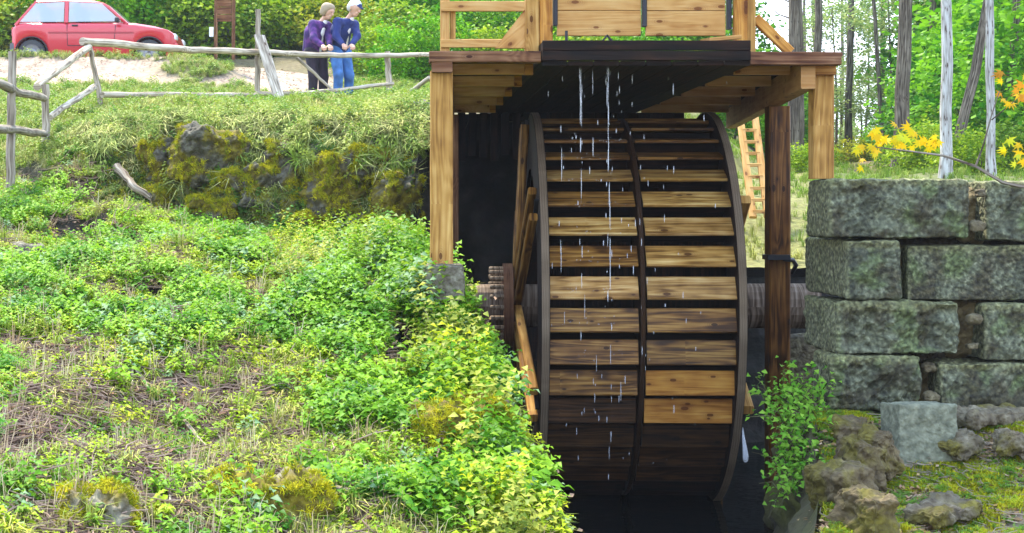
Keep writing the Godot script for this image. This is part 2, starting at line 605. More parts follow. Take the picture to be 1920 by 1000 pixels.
func ground() -> void:
	n_a = noise(101, 0.35, 5)
	n_b = noise(102, 0.9, 4)
	n_c = noise(103, 2.6, 4)
	var ridged := noise(104, 0.75, 5)
	ridged.fractal_type = FastNoiseLite.FRACTAL_RIDGED
	var raw: Array[PackedVector3Array] = []
	for j in BV + 1:
		var row := PackedVector3Array()
		for k in BU + 1:
			row.append(bank_at(6.0 * k / BU, (bank_rows.size() - 1.0) * j / BV))
		raw.append(row)
	var nr := grid_normals(raw)
	for j in BV + 1:
		var row := PackedVector3Array()
		for k in BU + 1:
			var u := 6.0 * k / BU
			var v := (bank_rows.size() - 1.0) * j / BV
			var p: Vector3 = raw[j][k]
			var f := face_amount(u, v)
			var near := 1.0 - sm(8.5, 11.0, v)
			var a := n_a.get_noise_3dv(p) * lerpf(0.05, 0.24, near) + n_b.get_noise_3dv(p) * lerpf(0.035, 0.095, near) + n_c.get_noise_3dv(p) * 0.02
			a = lerpf(a, (ridged.get_noise_3dv(p * Vector3(1, 0.8, 1)) - 0.2) * 0.38 + n_c.get_noise_3dv(p) * 0.08 - 0.1, f)
			a *= 1.0 - 0.6 * sm(5.6, 6.0, u)
			# the grassy heap beside the track
			var s := scr(p)
			a += 0.30 * exp(-pow((s.x - 365) / 80.0, 2) - pow((-p.z - 30.0) / 1.1, 2))
			a -= hollow(p)
			row.append(p + nr[j][k] * a)
		bank_p.append(row)
	bank_n = grid_normals(bank_p)
	var g := geo()
	var total := 0.0
	for j in BV + 1:
		for k in BU + 1:
			var u := 6.0 * k / BU
			var v := (bank_rows.size() - 1.0) * j / BV
			var p: Vector3 = bank_p[j][k]
			var s := scr(p)
			var w := n_b.get_noise_3dv(p * 1.3)
			var w2 := n_c.get_noise_3dv(p)
			var soil := Color(0.11, 0.082, 0.066)
			var c := soil.lerp(Color(0.055, 0.075, 0.018), clampf(0.45 + w * 0.9, 0, 1))
			c = c.lerp(Color(0.13, 0.14, 0.035), sm(8.2, 9.5, v) * clampf(0.6 + w, 0, 1))
			var f := face_amount(u, v)
			if f > 0:
				var rock := Color(0.06, 0.052, 0.038).lerp(Color(0.13, 0.125, 0.10), clampf(0.4 + w2 * 1.2, 0, 1))
				var mossy := clampf(sm(0.05, 0.3, w + 0.2 * w2) + 0.0, 0, 1)
				rock = rock.lerp(Color(0.26, 0.23, 0.014), mossy * 0.9)
				c = c.lerp(rock, f)
			c = c.lerp(Color(0.50, 0.37, 0.30).lerp(Color(0.38, 0.27, 0.20), clampf(0.5 + w2, 0, 1)), path_amount(p, v))
			c = c.lerp(Color(0.035, 0.028, 0.024), sm(0.0, 0.1, hollow(raw[j][k])) * 0.8)  # hollows tinted dark, their shade put into the soil colour
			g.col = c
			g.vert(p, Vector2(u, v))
			if j < BV and k < BU:
				var m := j * (BU + 1) + k
				g.quad(m, m + BU + 1, m + BU + 2, m + 1)
				var q: Vector3 = bank_p[j][k]
				if true:
					var e1: Vector3 = raw[j + 1][k] - raw[j][k]
					var e2: Vector3 = raw[j][k + 1] - raw[j][k]
					var ok := s.x > -60 and s.y < 1060
					total += e1.cross(e2).length() / pow(-q.z, 1.5) if ok else 0.0
				bank_sum.append(total)
	struct("bank_ground", g, M.soil)

	# the earth wall of the wheel pit below the edge of the bank
	g = geo()
	var steps := 14
	for j in BV + 1:
		var p: Vector3 = bank_p[j][BU]
		for k in steps + 1:
			var f := float(k) / steps
			var q := Vector3(p.x + 0.10 * sin(f * 3.0) + 0.25 * f, lerpf(p.y, -0.6, f), p.z)
			q += Vector3(n_b.get_noise_3dv(q * 1.5), n_c.get_noise_3dv(q), n_c.get_noise_3dv(q * 1.3)) * 0.16 * sm(0, 0.15, f)
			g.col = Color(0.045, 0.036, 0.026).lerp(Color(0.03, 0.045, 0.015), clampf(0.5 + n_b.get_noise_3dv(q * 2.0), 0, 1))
			g.vert(q, Vector2.ZERO)
			if j < BV and k < steps and j < int(BV * 9.3 / (bank_rows.size() - 1.0)):
				var m := j * (steps + 1) + k
				g.quad(m, m + steps + 1, m + steps + 2, m + 1)
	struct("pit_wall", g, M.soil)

	# the wall of earth and stones at the far end of the pit
	g = geo()
	for j in 41:
		for k in 41:
			var x := lerpf(0.2, 5.2, j / 40.0)
			var top := lerpf(1.15, -0.74, sm(2.9, 3.5, x))
			var q := Vector3(x, lerpf(-0.6, EYE + top, k / 40.0), -17.0 - 0.3 * k / 40.0)
			q += Vector3(0, 0, 1) * (n_b.get_noise_3dv(q * 1.2) * 0.25 + n_c.get_noise_3dv(q) * 0.1)
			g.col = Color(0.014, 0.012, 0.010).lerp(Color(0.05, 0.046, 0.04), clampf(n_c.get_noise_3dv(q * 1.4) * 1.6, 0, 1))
			g.vert(q)
			if j < 40 and k < 40:
				var m := j * 41 + k
				g.quad(m, m + 1, m + 42, m + 41)
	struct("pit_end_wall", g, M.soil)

	# water at the bottom of the pit
	g = geo()
	g.face(Vector3(-1.0, 0.38, -4), Vector3(-1.0, 0.38, -17.5), Vector3(6.5, 0.38, -17.5), Vector3(6.5, 0.38, -4))
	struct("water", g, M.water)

	# the forest floor, out to the horizon
	g = geo()
	var xs := []
	var ds := []
	for k in 121:
		var f := (k - 60) / 60.0
		xs.append(signf(f) * (absf(f) * 14.0 + pow(absf(f), 4.0) * 500.0) + 4.0)
	for k in 101:
		var f := k / 100.0
		ds.append(17.3 + f * 60.0 + pow(f, 4.0) * 520.0)
	for j in ds.size():
		for k in xs.size():
			var p := Vector3(xs[k], 0, -ds[j])
			p.y = floor_height(p.x, ds[j])
			var w := n_a.get_noise_2d(p.x, p.z)
			g.col = Color(0.10, 0.10, 0.03).lerp(Color(0.20, 0.15, 0.08), clampf(0.5 + w * 1.2, 0, 1))
			var sx: float = CX + p.x * F / ds[j]
			if ds[j] < 30 and sx > 1300:
				g.col = g.col.lerp(Color(0.24, 0.25, 0.06) if sx < 1530 else Color(0.12, 0.17, 0.03), 0.7)
			g.vert(p)
			if j < ds.size() - 1 and k < xs.size() - 1:
				var m := j * xs.size() + k
				g.quad(m, m + xs.size(), m + xs.size() + 1, m + 1)
	struct("forest_floor", g, M.soil)

	# the ground on the near side of the block wall
	right_ground()
	# low ground that the picture does not reach, below everything
	g = geo()
	g.col = Color(0.08, 0.07, 0.04)
	g.face(Vector3(-600, -1.2, 300), Vector3(-600, -1.2, -600), Vector3(600, -1.2, -600), Vector3(600, -1.2, 300))
	struct("ground", g, M.soil)


func grid_normals(p: Array[PackedVector3Array]) -> Array[PackedVector3Array]:
	var out: Array[PackedVector3Array] = []
	var h := p.size()
	var w := p[0].size()
	for j in h:
		var row := PackedVector3Array()
		for k in w:
			var a := p[mini(j + 1, h - 1)][k] - p[maxi(j - 1, 0)][k]
			var b := p[j][mini(k + 1, w - 1)] - p[j][maxi(k - 1, 0)]
			row.append(b.cross(a).normalized())
		out.append(row)
	return out


func table(t: Array, x: float) -> float:
	for k in t.size() - 1:
		if x <= t[k + 1][0]:
			return lerpf(t[k][1], t[k + 1][1], clampf((x - t[k][0]) / (t[k + 1][0] - t[k][0]), 0, 1))
	return t[-1][1]


func floor_height(x: float, d: float) -> float:
	var left := table([[17, -0.4], [20, 0.6], [26, 1.4], [32, 2.7], [37, 3.95], [45, 4.8], [60, 6.3], [120, 9], [600, 16]], d)
	var mid := table([[17, 1.1], [20, 1.3], [26, 1.9], [32, 2.8], [45, 4.6], [60, 6.2], [120, 9], [600, 16]], d)
	var right := table([[17, -0.75], [18.5, -0.35], [20.5, 0.2], [23, 0.5], [25, 0.6], [30, 0.85], [60, 2.2], [120, 4.2], [600, 14]], d)
	var sx := CX + x * F / d
	var h := lerpf(left, mid, sm(0.3, 0.7, x)) if d < 45 else left
	h = lerpf(h, right, sm(1230, 1480, sx) if d > 24 else sm(2.7, 3.9, x))
	return EYE + h + n_a.get_noise_2d(x, -d) * minf(0.12 + d * 0.004, 0.6) - 0.05


var near_rows := [
	[[1480, 1250, 7.2], [1640, 1250, 7.2], [1760, 1240, 7.3], [1930, 1230, 7.4], [2250, 1200, 7.6]],
	[[1540, 1060, 8.8], [1640, 1040, 8.9], [1760, 1030, 9.0], [1930, 1020, 9.0], [2250, 1000, 9.1]],
	[[1556, 960, 9.7], [1645, 948, 9.8], [1770, 935, 9.9], [1930, 915, 10.0], [2250, 890, 10.1]],
	[[1556, 880, 10.3], [1650, 890, 10.4], [1770, 880, 10.5], [1930, 850, 10.6], [2250, 830, 10.7]],
	[[1540, 800, 10.9], [1650, 812, 11.0], [1780, 808, 11.0], [1930, 795, 11.1], [2250, 790, 11.1]],
	[[1520, 772, 11.5], [1650, 775, 11.6], [1780, 772, 11.6], [1930, 768, 11.6], [2250, 768, 11.6]],
	[[1500, 768, 12.4], [1650, 768, 12.4], [1780, 768, 12.4], [1930, 766, 12.4], [2250, 766, 12.4]],
]
var near_p: Array[PackedVector3Array] = []


func right_ground() -> void:
	var rows := 84
	var cols := 64
	for j in rows + 1:
		var row := PackedVector3Array()
		for k in cols + 1:
			var v := 6.0 * j / rows
			var u := 4.0 * k / cols
			var vi := mini(int(v), 5)
			var ui := mini(int(u), 3)
			var line := []
			for a in range(-1, 3):
				var q: Array = near_rows[clampi(vi + a, 0, 6)]
				var e := []
				for b in range(-1, 3):
					var z: Array = q[clampi(ui + b, 0, 4)]
					e.append(P(z[0], z[1], z[2]))
				line.append(cr(e[0], e[1], e[2], e[3], u - ui))
			var p := cr(line[0], line[1], line[2], line[3], v - vi)
			p.y += n_a.get_noise_3dv(p) * 0.10 + n_b.get_noise_3dv(p) * 0.07 + n_c.get_noise_3dv(p) * 0.025
			row.append(p)
		near_p.append(row)
	var g := geo()
	for j in rows + 1:
		for k in cols + 1:
			var p: Vector3 = near_p[j][k]
			var w := n_b.get_noise_3dv(p * 1.4)
			var w2 := n_c.get_noise_3dv(p)
			var c := Color(0.16, 0.13, 0.09).lerp(Color(0.19, 0.19, 0.02), sm(-0.15, 0.25, w)) * (0.85 + 0.4 * w2)
			g.col = c.lerp(Color(0.28, 0.22, 0.17), sm(0.1, 0.3, n_a.get_noise_3dv(p * 1.7)))
			g.vert(p)
			if j < rows and k < cols:
				var m := j * (cols + 1) + k
				g.quad(m, m + cols + 1, m + cols + 2, m + 1)
	struct("ledge_ground", g, M.soil)
	g = geo()
	# its rocky side towards the wheel
	for j in rows + 1:
		var p: Vector3 = near_p[j][0]
		for k in 31:
			var f := k / 30.0
			var q := Vector3(p.x - 0.08 - 0.28 * sin(f * 1.6), lerpf(p.y, -0.6, f), p.z)
			q += Vector3(1, 0.3, 0.4) * (n_b.get_noise_3dv(q * 1.1) * 0.30 + n_c.get_noise_3dv(q * 1.2) * 0.10) * sm(0, 0.12, f)
			var w := n_c.get_noise_3dv(q * 0.8)
			g.col = Color(0.10, 0.085, 0.05).lerp(Color(0.13, 0.13, 0.03), clampf(0.5 + w * 1.5, 0, 1))
			g.vert(q)
			if j < rows and k < 30:
				var m := j * 31 + k
				g.quad(m, m + 1, m + 32, m + 31)
	struct("ledge_side", g, M.soil)


# ---------------------------------------------------------------- masonry
func stone_wall() -> void:
	var o := thing("block_wall", "wall of big rough grey green stone blocks in four courses beside the wheel", "wall", P(1720, 772, 11.8))
	var n := noise(201, 2.2, 5)
	n.fractal_gain = 0.62
	n.fractal_octaves = 6
	# px range, py range of each block's face, depth of the face
	var blocks := [
		[1556, 1818, 336, 446, 11.40, 0.075, 0.62], [1850, 2080, 340, 452, 11.45, 0.07, 0.8],
		[1588, 1690, 451, 560, 11.36, 0.07, 1.15], [1702, 2090, 460, 563, 11.48, 0.035, 0.8],
		[1570, 1800, 568, 664, 11.36, 0.10, 0.9], [1846, 2090, 570, 676, 11.42, 0.06, 0.8],
		[1558, 1726, 668, 768, 11.34, 0.11, 0.5], [1764, 2090, 682, 772, 11.38, 0.09, 0.8],
	]
	for b in blocks:
		var d: float = b[4]
		var lo := P(b[0], b[3], d)
		var hi := P(b[1], b[2], d)
		var size := Vector3(hi.x - lo.x, hi.y - lo.y, 0.8)
		var g := geo()
		var tone := rng.randf_range(0.62, 0.82)
		g.col = Color(tone, tone * 1.02, tone * 0.95)
		size.z = b[6]
		g.stone(Vector3((lo.x + hi.x) / 2, (lo.y + hi.y) / 2, -d - b[6] / 2), size, n, b[5] * 1.3, 0.022, 64, Basis.IDENTITY, 1.0, 0.03)
		# lichen and moss keep to patches; top and left edges are paler
		for k in g.v.size():
			var q := g.v[k]
			var w := n_b.get_noise_3dv(q * 2.4)
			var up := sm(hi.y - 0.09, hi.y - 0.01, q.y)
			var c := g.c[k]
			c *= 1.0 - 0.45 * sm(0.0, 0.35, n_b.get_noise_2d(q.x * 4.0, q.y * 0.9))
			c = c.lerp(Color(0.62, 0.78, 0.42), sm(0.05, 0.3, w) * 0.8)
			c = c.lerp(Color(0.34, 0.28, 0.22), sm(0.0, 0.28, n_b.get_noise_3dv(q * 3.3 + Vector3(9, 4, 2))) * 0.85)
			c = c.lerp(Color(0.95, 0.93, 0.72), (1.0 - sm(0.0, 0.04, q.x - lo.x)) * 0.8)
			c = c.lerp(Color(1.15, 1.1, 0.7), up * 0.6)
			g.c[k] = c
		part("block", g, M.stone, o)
	# rubble fills the wall behind its blocks
	var core := geo()
	core.col = Color(0.22, 0.19, 0.14)
	var c0 := P(1640, 772, 11.85)
	var c1 := P(2090, 350, 11.85)
	core.stone(Vector3((c0.x + c1.x) / 2, (c0.y + c1.y) / 2, -11.98), Vector3(c1.x - c0.x, c1.y - c0.y, 0.4), n, 0.03, 0.05, 30)
	part("core", core, M.rock, o)
	# mortar and rubble in the open joints
	for q in [[1834, 400, 11.62, 40, 100], [1823, 620, 11.60, 44, 92], [1745, 724, 11.58, 38, 90], [1695, 508, 11.56, 12, 100]]:
		var g := geo()
		g.col = Color(0.9, 0.75, 0.45)
		var s: float = q[2] / F
		g.stone(P(q[0], q[1], q[2]) - Vector3(0, 0, 0.25), Vector3(q[3] * s * 1.3, q[4] * s, 0.4), n, 0.12, 0.04, 16)
		part("mortar", g, M.rock, o, "crumbling brown mortar in an open joint")
	for q in [[1832, 425, 11.42, 26], [1838, 362, 11.45, 24], [1822, 650, 11.40, 26], [1826, 600, 11.42, 22], [1746, 745, 11.4, 26], [1742, 690, 11.46, 22]]:
		var g := geo()
		g.col = Color(0.85, 0.78, 0.6)
		var s: float = q[3] * q[2] / F
		g.stone(P(q[0], q[1], q[2]), Vector3(s, s * 0.7, s), n, 0.05, 0.03, 8)
		part("joint_stone", g, M.rock, o)
	# the block standing before the wall, and the slabs lying about
	var g := geo()
	g.col = Color(0.85, 0.84, 0.74)
	g.stone(P(1722, 820, 10.75) + Vector3(0, -0.02, 0), Vector3(0.44, 0.53, 0.34), n, 0.022, 0.02, 30, Basis.from_euler(Vector3(-0.08, 0.1, -0.035)))
	single("upright_stone", g, M.dressed, "squared pale grey green stone block standing alone before the wall", "stone")
	var lying := [
		[1855, 782, 11.15, 0.62, 0.12, 0.3, -0.03, "flat pale slab lying against the foot of the wall"],
		[1600, 806, 10.85, 0.32, 0.12, 0.3, 0.05, "low mossy rock at the corner of the wall above the pit"],
		[1608, 880, 10.3, 0.20, 0.42, 0.4, -0.12, "tall brownish rock on the edge between pit and upright stone"],
		[1652, 850, 10.3, 0.16, 0.3, 0.3, 0.35, "narrow grey rock leaning beside the upright stone"],
		[1578, 945, 9.9, 0.28, 0.5, 0.4, 0.12, "big brown mossy rock jutting over the wheel pit"],
		[1625, 985, 9.3, 0.22, 0.4, 0.4, -0.1, "dark cleft rock at the lower edge of the pit"],
		[1800, 838, 10.6, 0.26, 0.14, 0.2, 0.4, "small tilted pinkish stone beside the upright stone"],
		[1900, 835, 10.5, 0.22, 0.15, 0.2, -0.3, "small pale stone among leaves at the wall end"],
		[1770, 960, 9.5, 0.5, 0.12, 0.3, 0.1, "low broad stone half sunk in yellow moss"],
		
	]
	for s in lying:
		g = geo()
		var tone := rng.randf_range(0.7, 0.95)
		g.col = Color(tone * 0.95, tone * 0.78, tone * 0.52) if s[0] < 1700 else Color(tone * 1.08, tone, tone * 0.9)
		g.stone(P(s[0], s[1], s[2]), Vector3(s[3], s[4], s[5]), n, 0.085, 0.05, 34, Basis.from_euler(Vector3(0, rng.randf() * 0.6, s[6])))
		for k in g.v.size():
			var w := n_c.get_noise_3dv(g.v[k] * 0.9)
			g.c[k] = g.c[k].lerp(Color(0.7, 0.64, 0.06), sm(-0.1, 0.25, w) * 0.85)
		single("rock", g, M.rock, s[7], "rock", "loose rocks around the wheel pit")
	# footing under the near post and the pier under the axle's end
	g = geo()
	g.col = Color(1.5, 1.5, 1.45)
	g.stone(P(832, 530, 11.6), Vector3(0.30, 0.28, 0.36), n, 0.03, 0.03, 20)
	single("footing_stone", g, M.rock, "grey stone footing under the platform post, half hidden by leaves", "stone")
	g = geo()
	g.col = Color(0.8, 0.75, 0.6)
	g.stone(P(1503, 800, 14.3), Vector3(0.55, 1.75, 0.6), n, 0.06, 0.05, 22)
	single("bearing_pier", g, M.rock, "dark stone pier carrying the outer end of the wheel axle", "pier")


# ---------------------------------------------------------------- the platform
func platform() -> void:
	var o := thing("timber_platform", "raised timber platform on square posts over the water wheel", "platform", P(829, 495, 11.6))
	var Y := func(y: float) -> float: return EYE + y
	# posts
	var posts := [[0.363, -0.39, 1.10, 11.6, 0.174, M.post], [3.355, 0.27, 1.08, 11.74, 0.163, M.post]]
	for q in posts:
		var g := geo()
		g.beam(Vector3(q[0], Y.call(q[1]), -q[3]), Vector3(q[0], Y.call(q[2]), -q[3]), q[4], q[4], Vector3(0, 0, 1), 0.012, 0.0015)
		part("post", g, q[5], o)
	var g := geo()
	g.col = Color(0.62, 0.5, 0.42)
	g.beam(Vector3(3.45, -0.2, -13.45), Vector3(3.45, Y.call(0.96), -13.45), 0.19, 0.19, Vector3(0, 0, 1), 0.012, 0.0015)
	part("post", g, M.mid_brown, o, "dark weathered inner post standing in the pit")
	g = geo()
	g.beam(Vector3(0.62, 0.6, -16.4), Vector3(0.62, Y.call(1.08), -16.4), 0.16, 0.16, Vector3(0, 0, 1), 0.012, 0.0015)
	part("post", g, M.beam, o)
	# an iron band on the inner post
	g = geo()
	g.beam(P(1456, 487, 13.35), P(1456, 484, 13.35) + Vector3(0, 0.03, 0), 0.205, 0.21, Vector3(0, 0, 1), 0.004)
	var band := part("post_band", g, M.iron, o)
	g = geo()
	g.tube([P(1470, 486, 13.3), P(1487, 488, 13.35), P(1493, 497, 13.4), P(1486, 512, 13.5)], [0.018, 0.02, 0.02, 0.018], 8)
	part("hook", g, M.iron, band)
	# long beams from front to back
	g = geo()
	g.beam(Vector3(0.363, Y.call(1.12), -11.44), Vector3(0.60, Y.call(1.12), -17.0), 0.16, 0.075, Vector3.UP, 0.006, 0.002)
	part("long_beam", g, M.beam, o)
	g = geo()
	g.col = Color(0.8, 0.76, 0.82)
	g.beam(Vector3(3.2, Y.call(1.075), -11.55), Vector3(3.83, Y.call(1.075), -17.0), 0.11, 0.22, Vector3.UP, 0.008, 0.002)
	part("long_beam", g, M.panel, o)
	g = geo()
	g.col = Color(0.95, 0.85, 0.8)
	g.beam(Vector3(3.345, Y.call(1.11), -11.60), Vector3(3.345, Y.call(1.11), -11.93), 0.17, 0.07, Vector3.UP, 0.006)
	part("post_cap", g, M.post, o)
	# front beams on both sides of the flume
	g = geo()
	g.col = Color(1.12, 1.0, 0.95)
	g.beam(Vector3(0.265, Y.call(1.2), -11.5), Vector3(1.12, Y.call(1.2), -11.5), 0.13, 0.085, Vector3.UP, 0.007, 0.002)
	part("front_beam", g, M.beam, o)
	g = geo()
	g.beam(Vector3(2.73, Y.call(1.19), -11.52), Vector3(3.43, Y.call(1.19), -11.52), 0.13, 0.1, Vector3.UP, 0.007, 0.002)
	part("front_beam", g, M.beam, o)
	# joists: their inner ends stop at the flume
	var ends := [1.115, 1.118, 1.118, 1.118, 1.118]
	var jd := [12.0, 13.1, 14.2, 15.35, 16.5]
	for k in 5:
		for side in 2:
			g = geo()
			var tone := rng.randf_range(0.95, 1.12)
			g.col = Color(tone, tone * 0.97, tone * 1.05)
			var z: float = -jd[k]
			if side == 0:
				g.beam(Vector3(lerpf(0.30, 0.52, (jd[k] - 11.5) / 5.5), Y.call(1.158), z), Vector3(ends[k] - 0.075, Y.call(1.158), z), 0.07, 0.09, Vector3.UP, 0.005, 0.0015)
				part("joist", g, M.panel, o)
				g = geo()
				g.col = Color(1.1, 1.05, 0.8)  # separate yellow blocks cap the inner joist ends
				g.beam(Vector3(ends[k] - 0.072, Y.call(1.158), z + 0.01), Vector3(ends[k] - 0.006, Y.call(1.158), z + 0.01), 0.07, 0.094, Vector3.UP, 0.004)
				part("joist_end", g, M.fresh, o, "yellow block at the inner end of a joist")
			else:
				var x := lerpf(3.12, 3.74, (jd[k] - 11.55) / 5.45)
				g.beam(Vector3(2.73, Y.call(1.158), z), Vector3(x, Y.call(1.158), z), 0.07, 0.09, Vector3.UP, 0.005, 0.0015)
				part("joist", g, M.panel, o)
	# the planks that lie on them
	for side in 2:
		var x0 := 0.27 if side == 0 else 2.735
		var n := 6 if side == 0 else 12
		for k in n:
			var w := (1.115 - 0.27) / 6 if side == 0 else 0.098
			g = geo()
			var tone := rng.randf_range(0.28, 0.42)  # planks darkened for the shade seen between the joists
			g.col = Color(tone, tone, tone)
			var x := x0 + w * (k + 0.5)
			var far := x + (0.26 * (1.0 - (k + 0.5) / n) if side == 0 else 0.0)
			var from := 11.57 if side == 0 else 11.57 + maxf(0.0, (x - 3.33) / 0.62 * 5.6)
			var y := 1.222 + 0.004 * (k % 2)
			g.beam(Vector3(x, Y.call(y), -from), Vector3(far, Y.call(y), -17.3), w + (0.0 if side == 0 else 0.006), 0.03, Vector3.UP, 0.003)
			part("deck_plank", g, M.beam, o)
	# widening strip at the outer edge of the skewed side
	g = geo()
	g.beam(Vector3(3.42, Y.call(1.232), -11.6), Vector3(4.1, Y.call(1.232), -17.3), 0.12, 0.03, Vector3.UP, 0.003)
	part("deck_plank", g, M.beam, o)
	# boards that close the far end below the deck
	for k in 9:
		g = geo()
		var x := 0.50 + k * 0.122
		g.col = Color(0.8, 0.8, 1.0)
		g.beam(Vector3(x, Y.call(0.62 + 0.04 * sin(k * 2.3)), -16.62), Vector3(x, Y.call(1.12), -16.62), 0.085, 0.03, Vector3(0, 0, 1), 0.004)
		part("end_board", g, M.wet, o)
	for k in 13:  # boards added behind the wheel to block light from the rear
		g = geo()
		var x := 1.66 + k * 0.125
		g.beam(Vector3(x, Y.call(0.05), -16.62), Vector3(x, Y.call(1.12), -16.62), 0.122, 0.03, Vector3(0, 0, 1), 0.003)
		part("end_board", g, M.wet, o)
	# railing at the far side of the deck
	var rail := thing("deck_railing", "pale new timber railing with two rails at the back of the platform", "railing", Vector3(0.545, Y.call(1.24), -16.2))
	for x in [0.545, 1.62]:
		g = geo()
		g.beam(Vector3(x, Y.call(1.24), -16.2), Vector3(x, Y.call(2.5), -16.2), 0.1, 0.1, Vector3(0, 0, 1), 0.008)
		part("post", g, M.panel, rail)
	for q in [[2.235, 0.11], [1.835, 0.09]]:
		g = geo()
		g.beam(Vector3(0.50, Y.call(q[0]), -16.13), Vector3(1.7, Y.call(q[0]), -16.13), 0.04, q[1], Vector3.UP, 0.006, 0.001)
		part("rail", g, M.panel, rail)
	g = geo()
	g.beam(Vector3(0.63, Y.call(1.88), -16.2), Vector3(0.63, Y.call(2.19), -16.2), 0.06, 0.05, Vector3(0, 0, 1), 0.005)
	part("baluster", g, M.post, rail)
	# the sluice frame that stands on the platform astride the flume
	var s := thing("sluice_frame", "upright frame of light new timber with a plank panel above the flume", "sluice gate", P(1010, 92, 11.7))
	var posts2 := [[0.0, 997, 26, M.post], [0.0, 1023, 25, M.fresh], [0.0, 1388, 24, M.fresh], [0.0, 1406, 16, M.post]]
	for q in posts2:
		g = geo()
		var c := P(q[1], 90, 11.75)
		g.col = Color(1.15, 1.1, 1.0)
		g.beam(Vector3(c.x, Y.call(1.243), c.z), Vector3(c.x, Y.call(2.75), c.z), q[2] / F * 11.75, 0.11, Vector3(0, 0, 1), 0.01, 0.003)
		part("post", g, q[3], s)
	# three boards to each half of the panel
	for h in 2:
		var x0 := P(1046 if h == 0 else 1213, 0, 11.75).x
		var x1 := P(1203 if h == 0 else 1362, 0, 11.75).x
		for k in 5:
			g = geo()
			var tone := rng.randf_range(0.95, 1.08)
			g.col = Color(tone, tone, tone)
			var y: float = 1.40 + k * 0.20
			g.beam(Vector3(x0, Y.call(y + 0.0985), -11.8 - 0.002 * (k % 2)), Vector3(x1, Y.call(y + 0.0985), -11.8 - 0.002 * (k % 2)), 0.04, 0.196, Vector3.UP, 0.004, 0.0008)
			part("panel_board", g, M.panel, s)
	for q in [[1041, 48], [1208, 50], [1367, 55]]:  # dark bars put in for the shaded gaps beside the panels
		g = geo()
		var c := P(q[0], q[1], 11.8)
		g.beam(c, Vector3(c.x, Y.call(2.5), c.z), 0.034, 0.07, Vector3(0, 0, 1), 0.004)
		part("gap_shade_bar", g, M.iron, s)
	g = geo()
	g.beam(Vector3(1.0, Y.call(2.5), -11.75), Vector3(2.9, Y.call(2.5), -11.75), 0.12, 0.14, Vector3.UP, 0.01)
	part("lintel", g, M.fresh, s)
	# braces on both sides
	g = geo()
	var a := [P(928, 90, 11.72), P(990, 10, 11.72), P(1008, 20, 11.72), P(1008, 90, 11.72)]
	for z in [0.0, -0.05]:
		var k := g.v.size()
		for q in a:
			g.vert(q + Vector3(0, 0, z), Vector2((q as Vector3).y * 1.3 + (q as Vector3).x, (q as Vector3).x - (q as Vector3).y))
		if z == 0.0:
			g.quad(k, k + 1, k + 2, k + 3)
		else:
			g.quad(k + 3, k + 2, k + 1, k)
	for k in 4:
		var p0: Vector3 = a[k]
		var p1: Vector3 = a[(k + 1) % 4]
		g.face(p1, p0, p0 + Vector3(0, 0, -0.05), p1 + Vector3(0, 0, -0.05))
	part("gusset", g, M.panel, s)
	g = geo()
	g.beam(P(1416, 34, 11.75), P(1482, 98, 11.75), 0.06, 0.075, Vector3.UP, 0.006)
	part("brace", g, M.fresh, s)


func flume() -> void:
	var o := thing("flume", "dark wet wooden trough that brings water over the wheel", "flume", P(1210, 118, 11.45))
	var Y := func(y: float) -> float: return EYE + y
	# floor boards, side boards and the end board
	for k in 8:
		var g := geo()
		var x := 1.125 + 1.6 * (k + 0.5) / 8
		var tone := rng.randf_range(0.7, 1.2)
		g.col = Color(tone * 1.5, tone * 1.05, tone * 0.85)
		g.beam(Vector3(x, Y.call(1.15), -11.44), Vector3(x, Y.call(1.15), -19.0), 0.194, 0.035, Vector3.UP, 0.004, 0.001)
		part("floor_board", g, M.wet, o)
	for x in [1.15, 2.70]:
		for k in 2:
			var g := geo()
			var tone := rng.randf_range(0.8, 1.1)
			g.col = Color(tone, tone, tone)
			g.beam(Vector3(x, Y.call(1.205 + 0.075 * k), -11.46), Vector3(x, Y.call(1.205 + 0.075 * k), -19.0), 0.04, 0.072, Vector3.UP, 0.004, 0.001)
			part("side_board", g, M.wet, o)
	for k in 2:
		var g := geo()
		g.col = Color(1.5, 1.05, 0.85) if k == 0 else Color(1.2, 0.95, 0.75)
		g.beam(Vector3(1.13, Y.call(1.205 + 0.078 * k), -11.42), Vector3(2.72, Y.call(1.205 + 0.078 * k), -11.42), 0.035, 0.075, Vector3.UP, 0.004, 0.001)
		part("end_board", g, M.wet, o)
	# odd pieces left on the rim
	var g := geo()
	g.beam(P(1062, 80, 11.45), P(1062, 58, 11.45), 0.02, 0.03, Vector3(0, 0, 1), 0.003)
	part("peg", g, M.iron, o)
	g = geo()
	g.beam(P(1128, 79, 11.46), P(1139, 66, 11.46), 0.03, 0.014, Vector3.UP, 0.002)
	part("bracket", g, M.iron, o)
	g = geo()
	g.beam(P(1149, 79, 11.46), P(1138, 66, 11.46), 0.03, 0.014, Vector3.UP, 0.002)
	part("bracket", g, M.iron, o)
	g = geo()
	g.beam(P(1322, 76, 11.5), P(1382, 70, 11.62), 0.12, 0.03, Vector3.UP, 0.004)
	single("loose_plank", g, M.panel, "short pale plank lying on the rim of the flume", "plank")


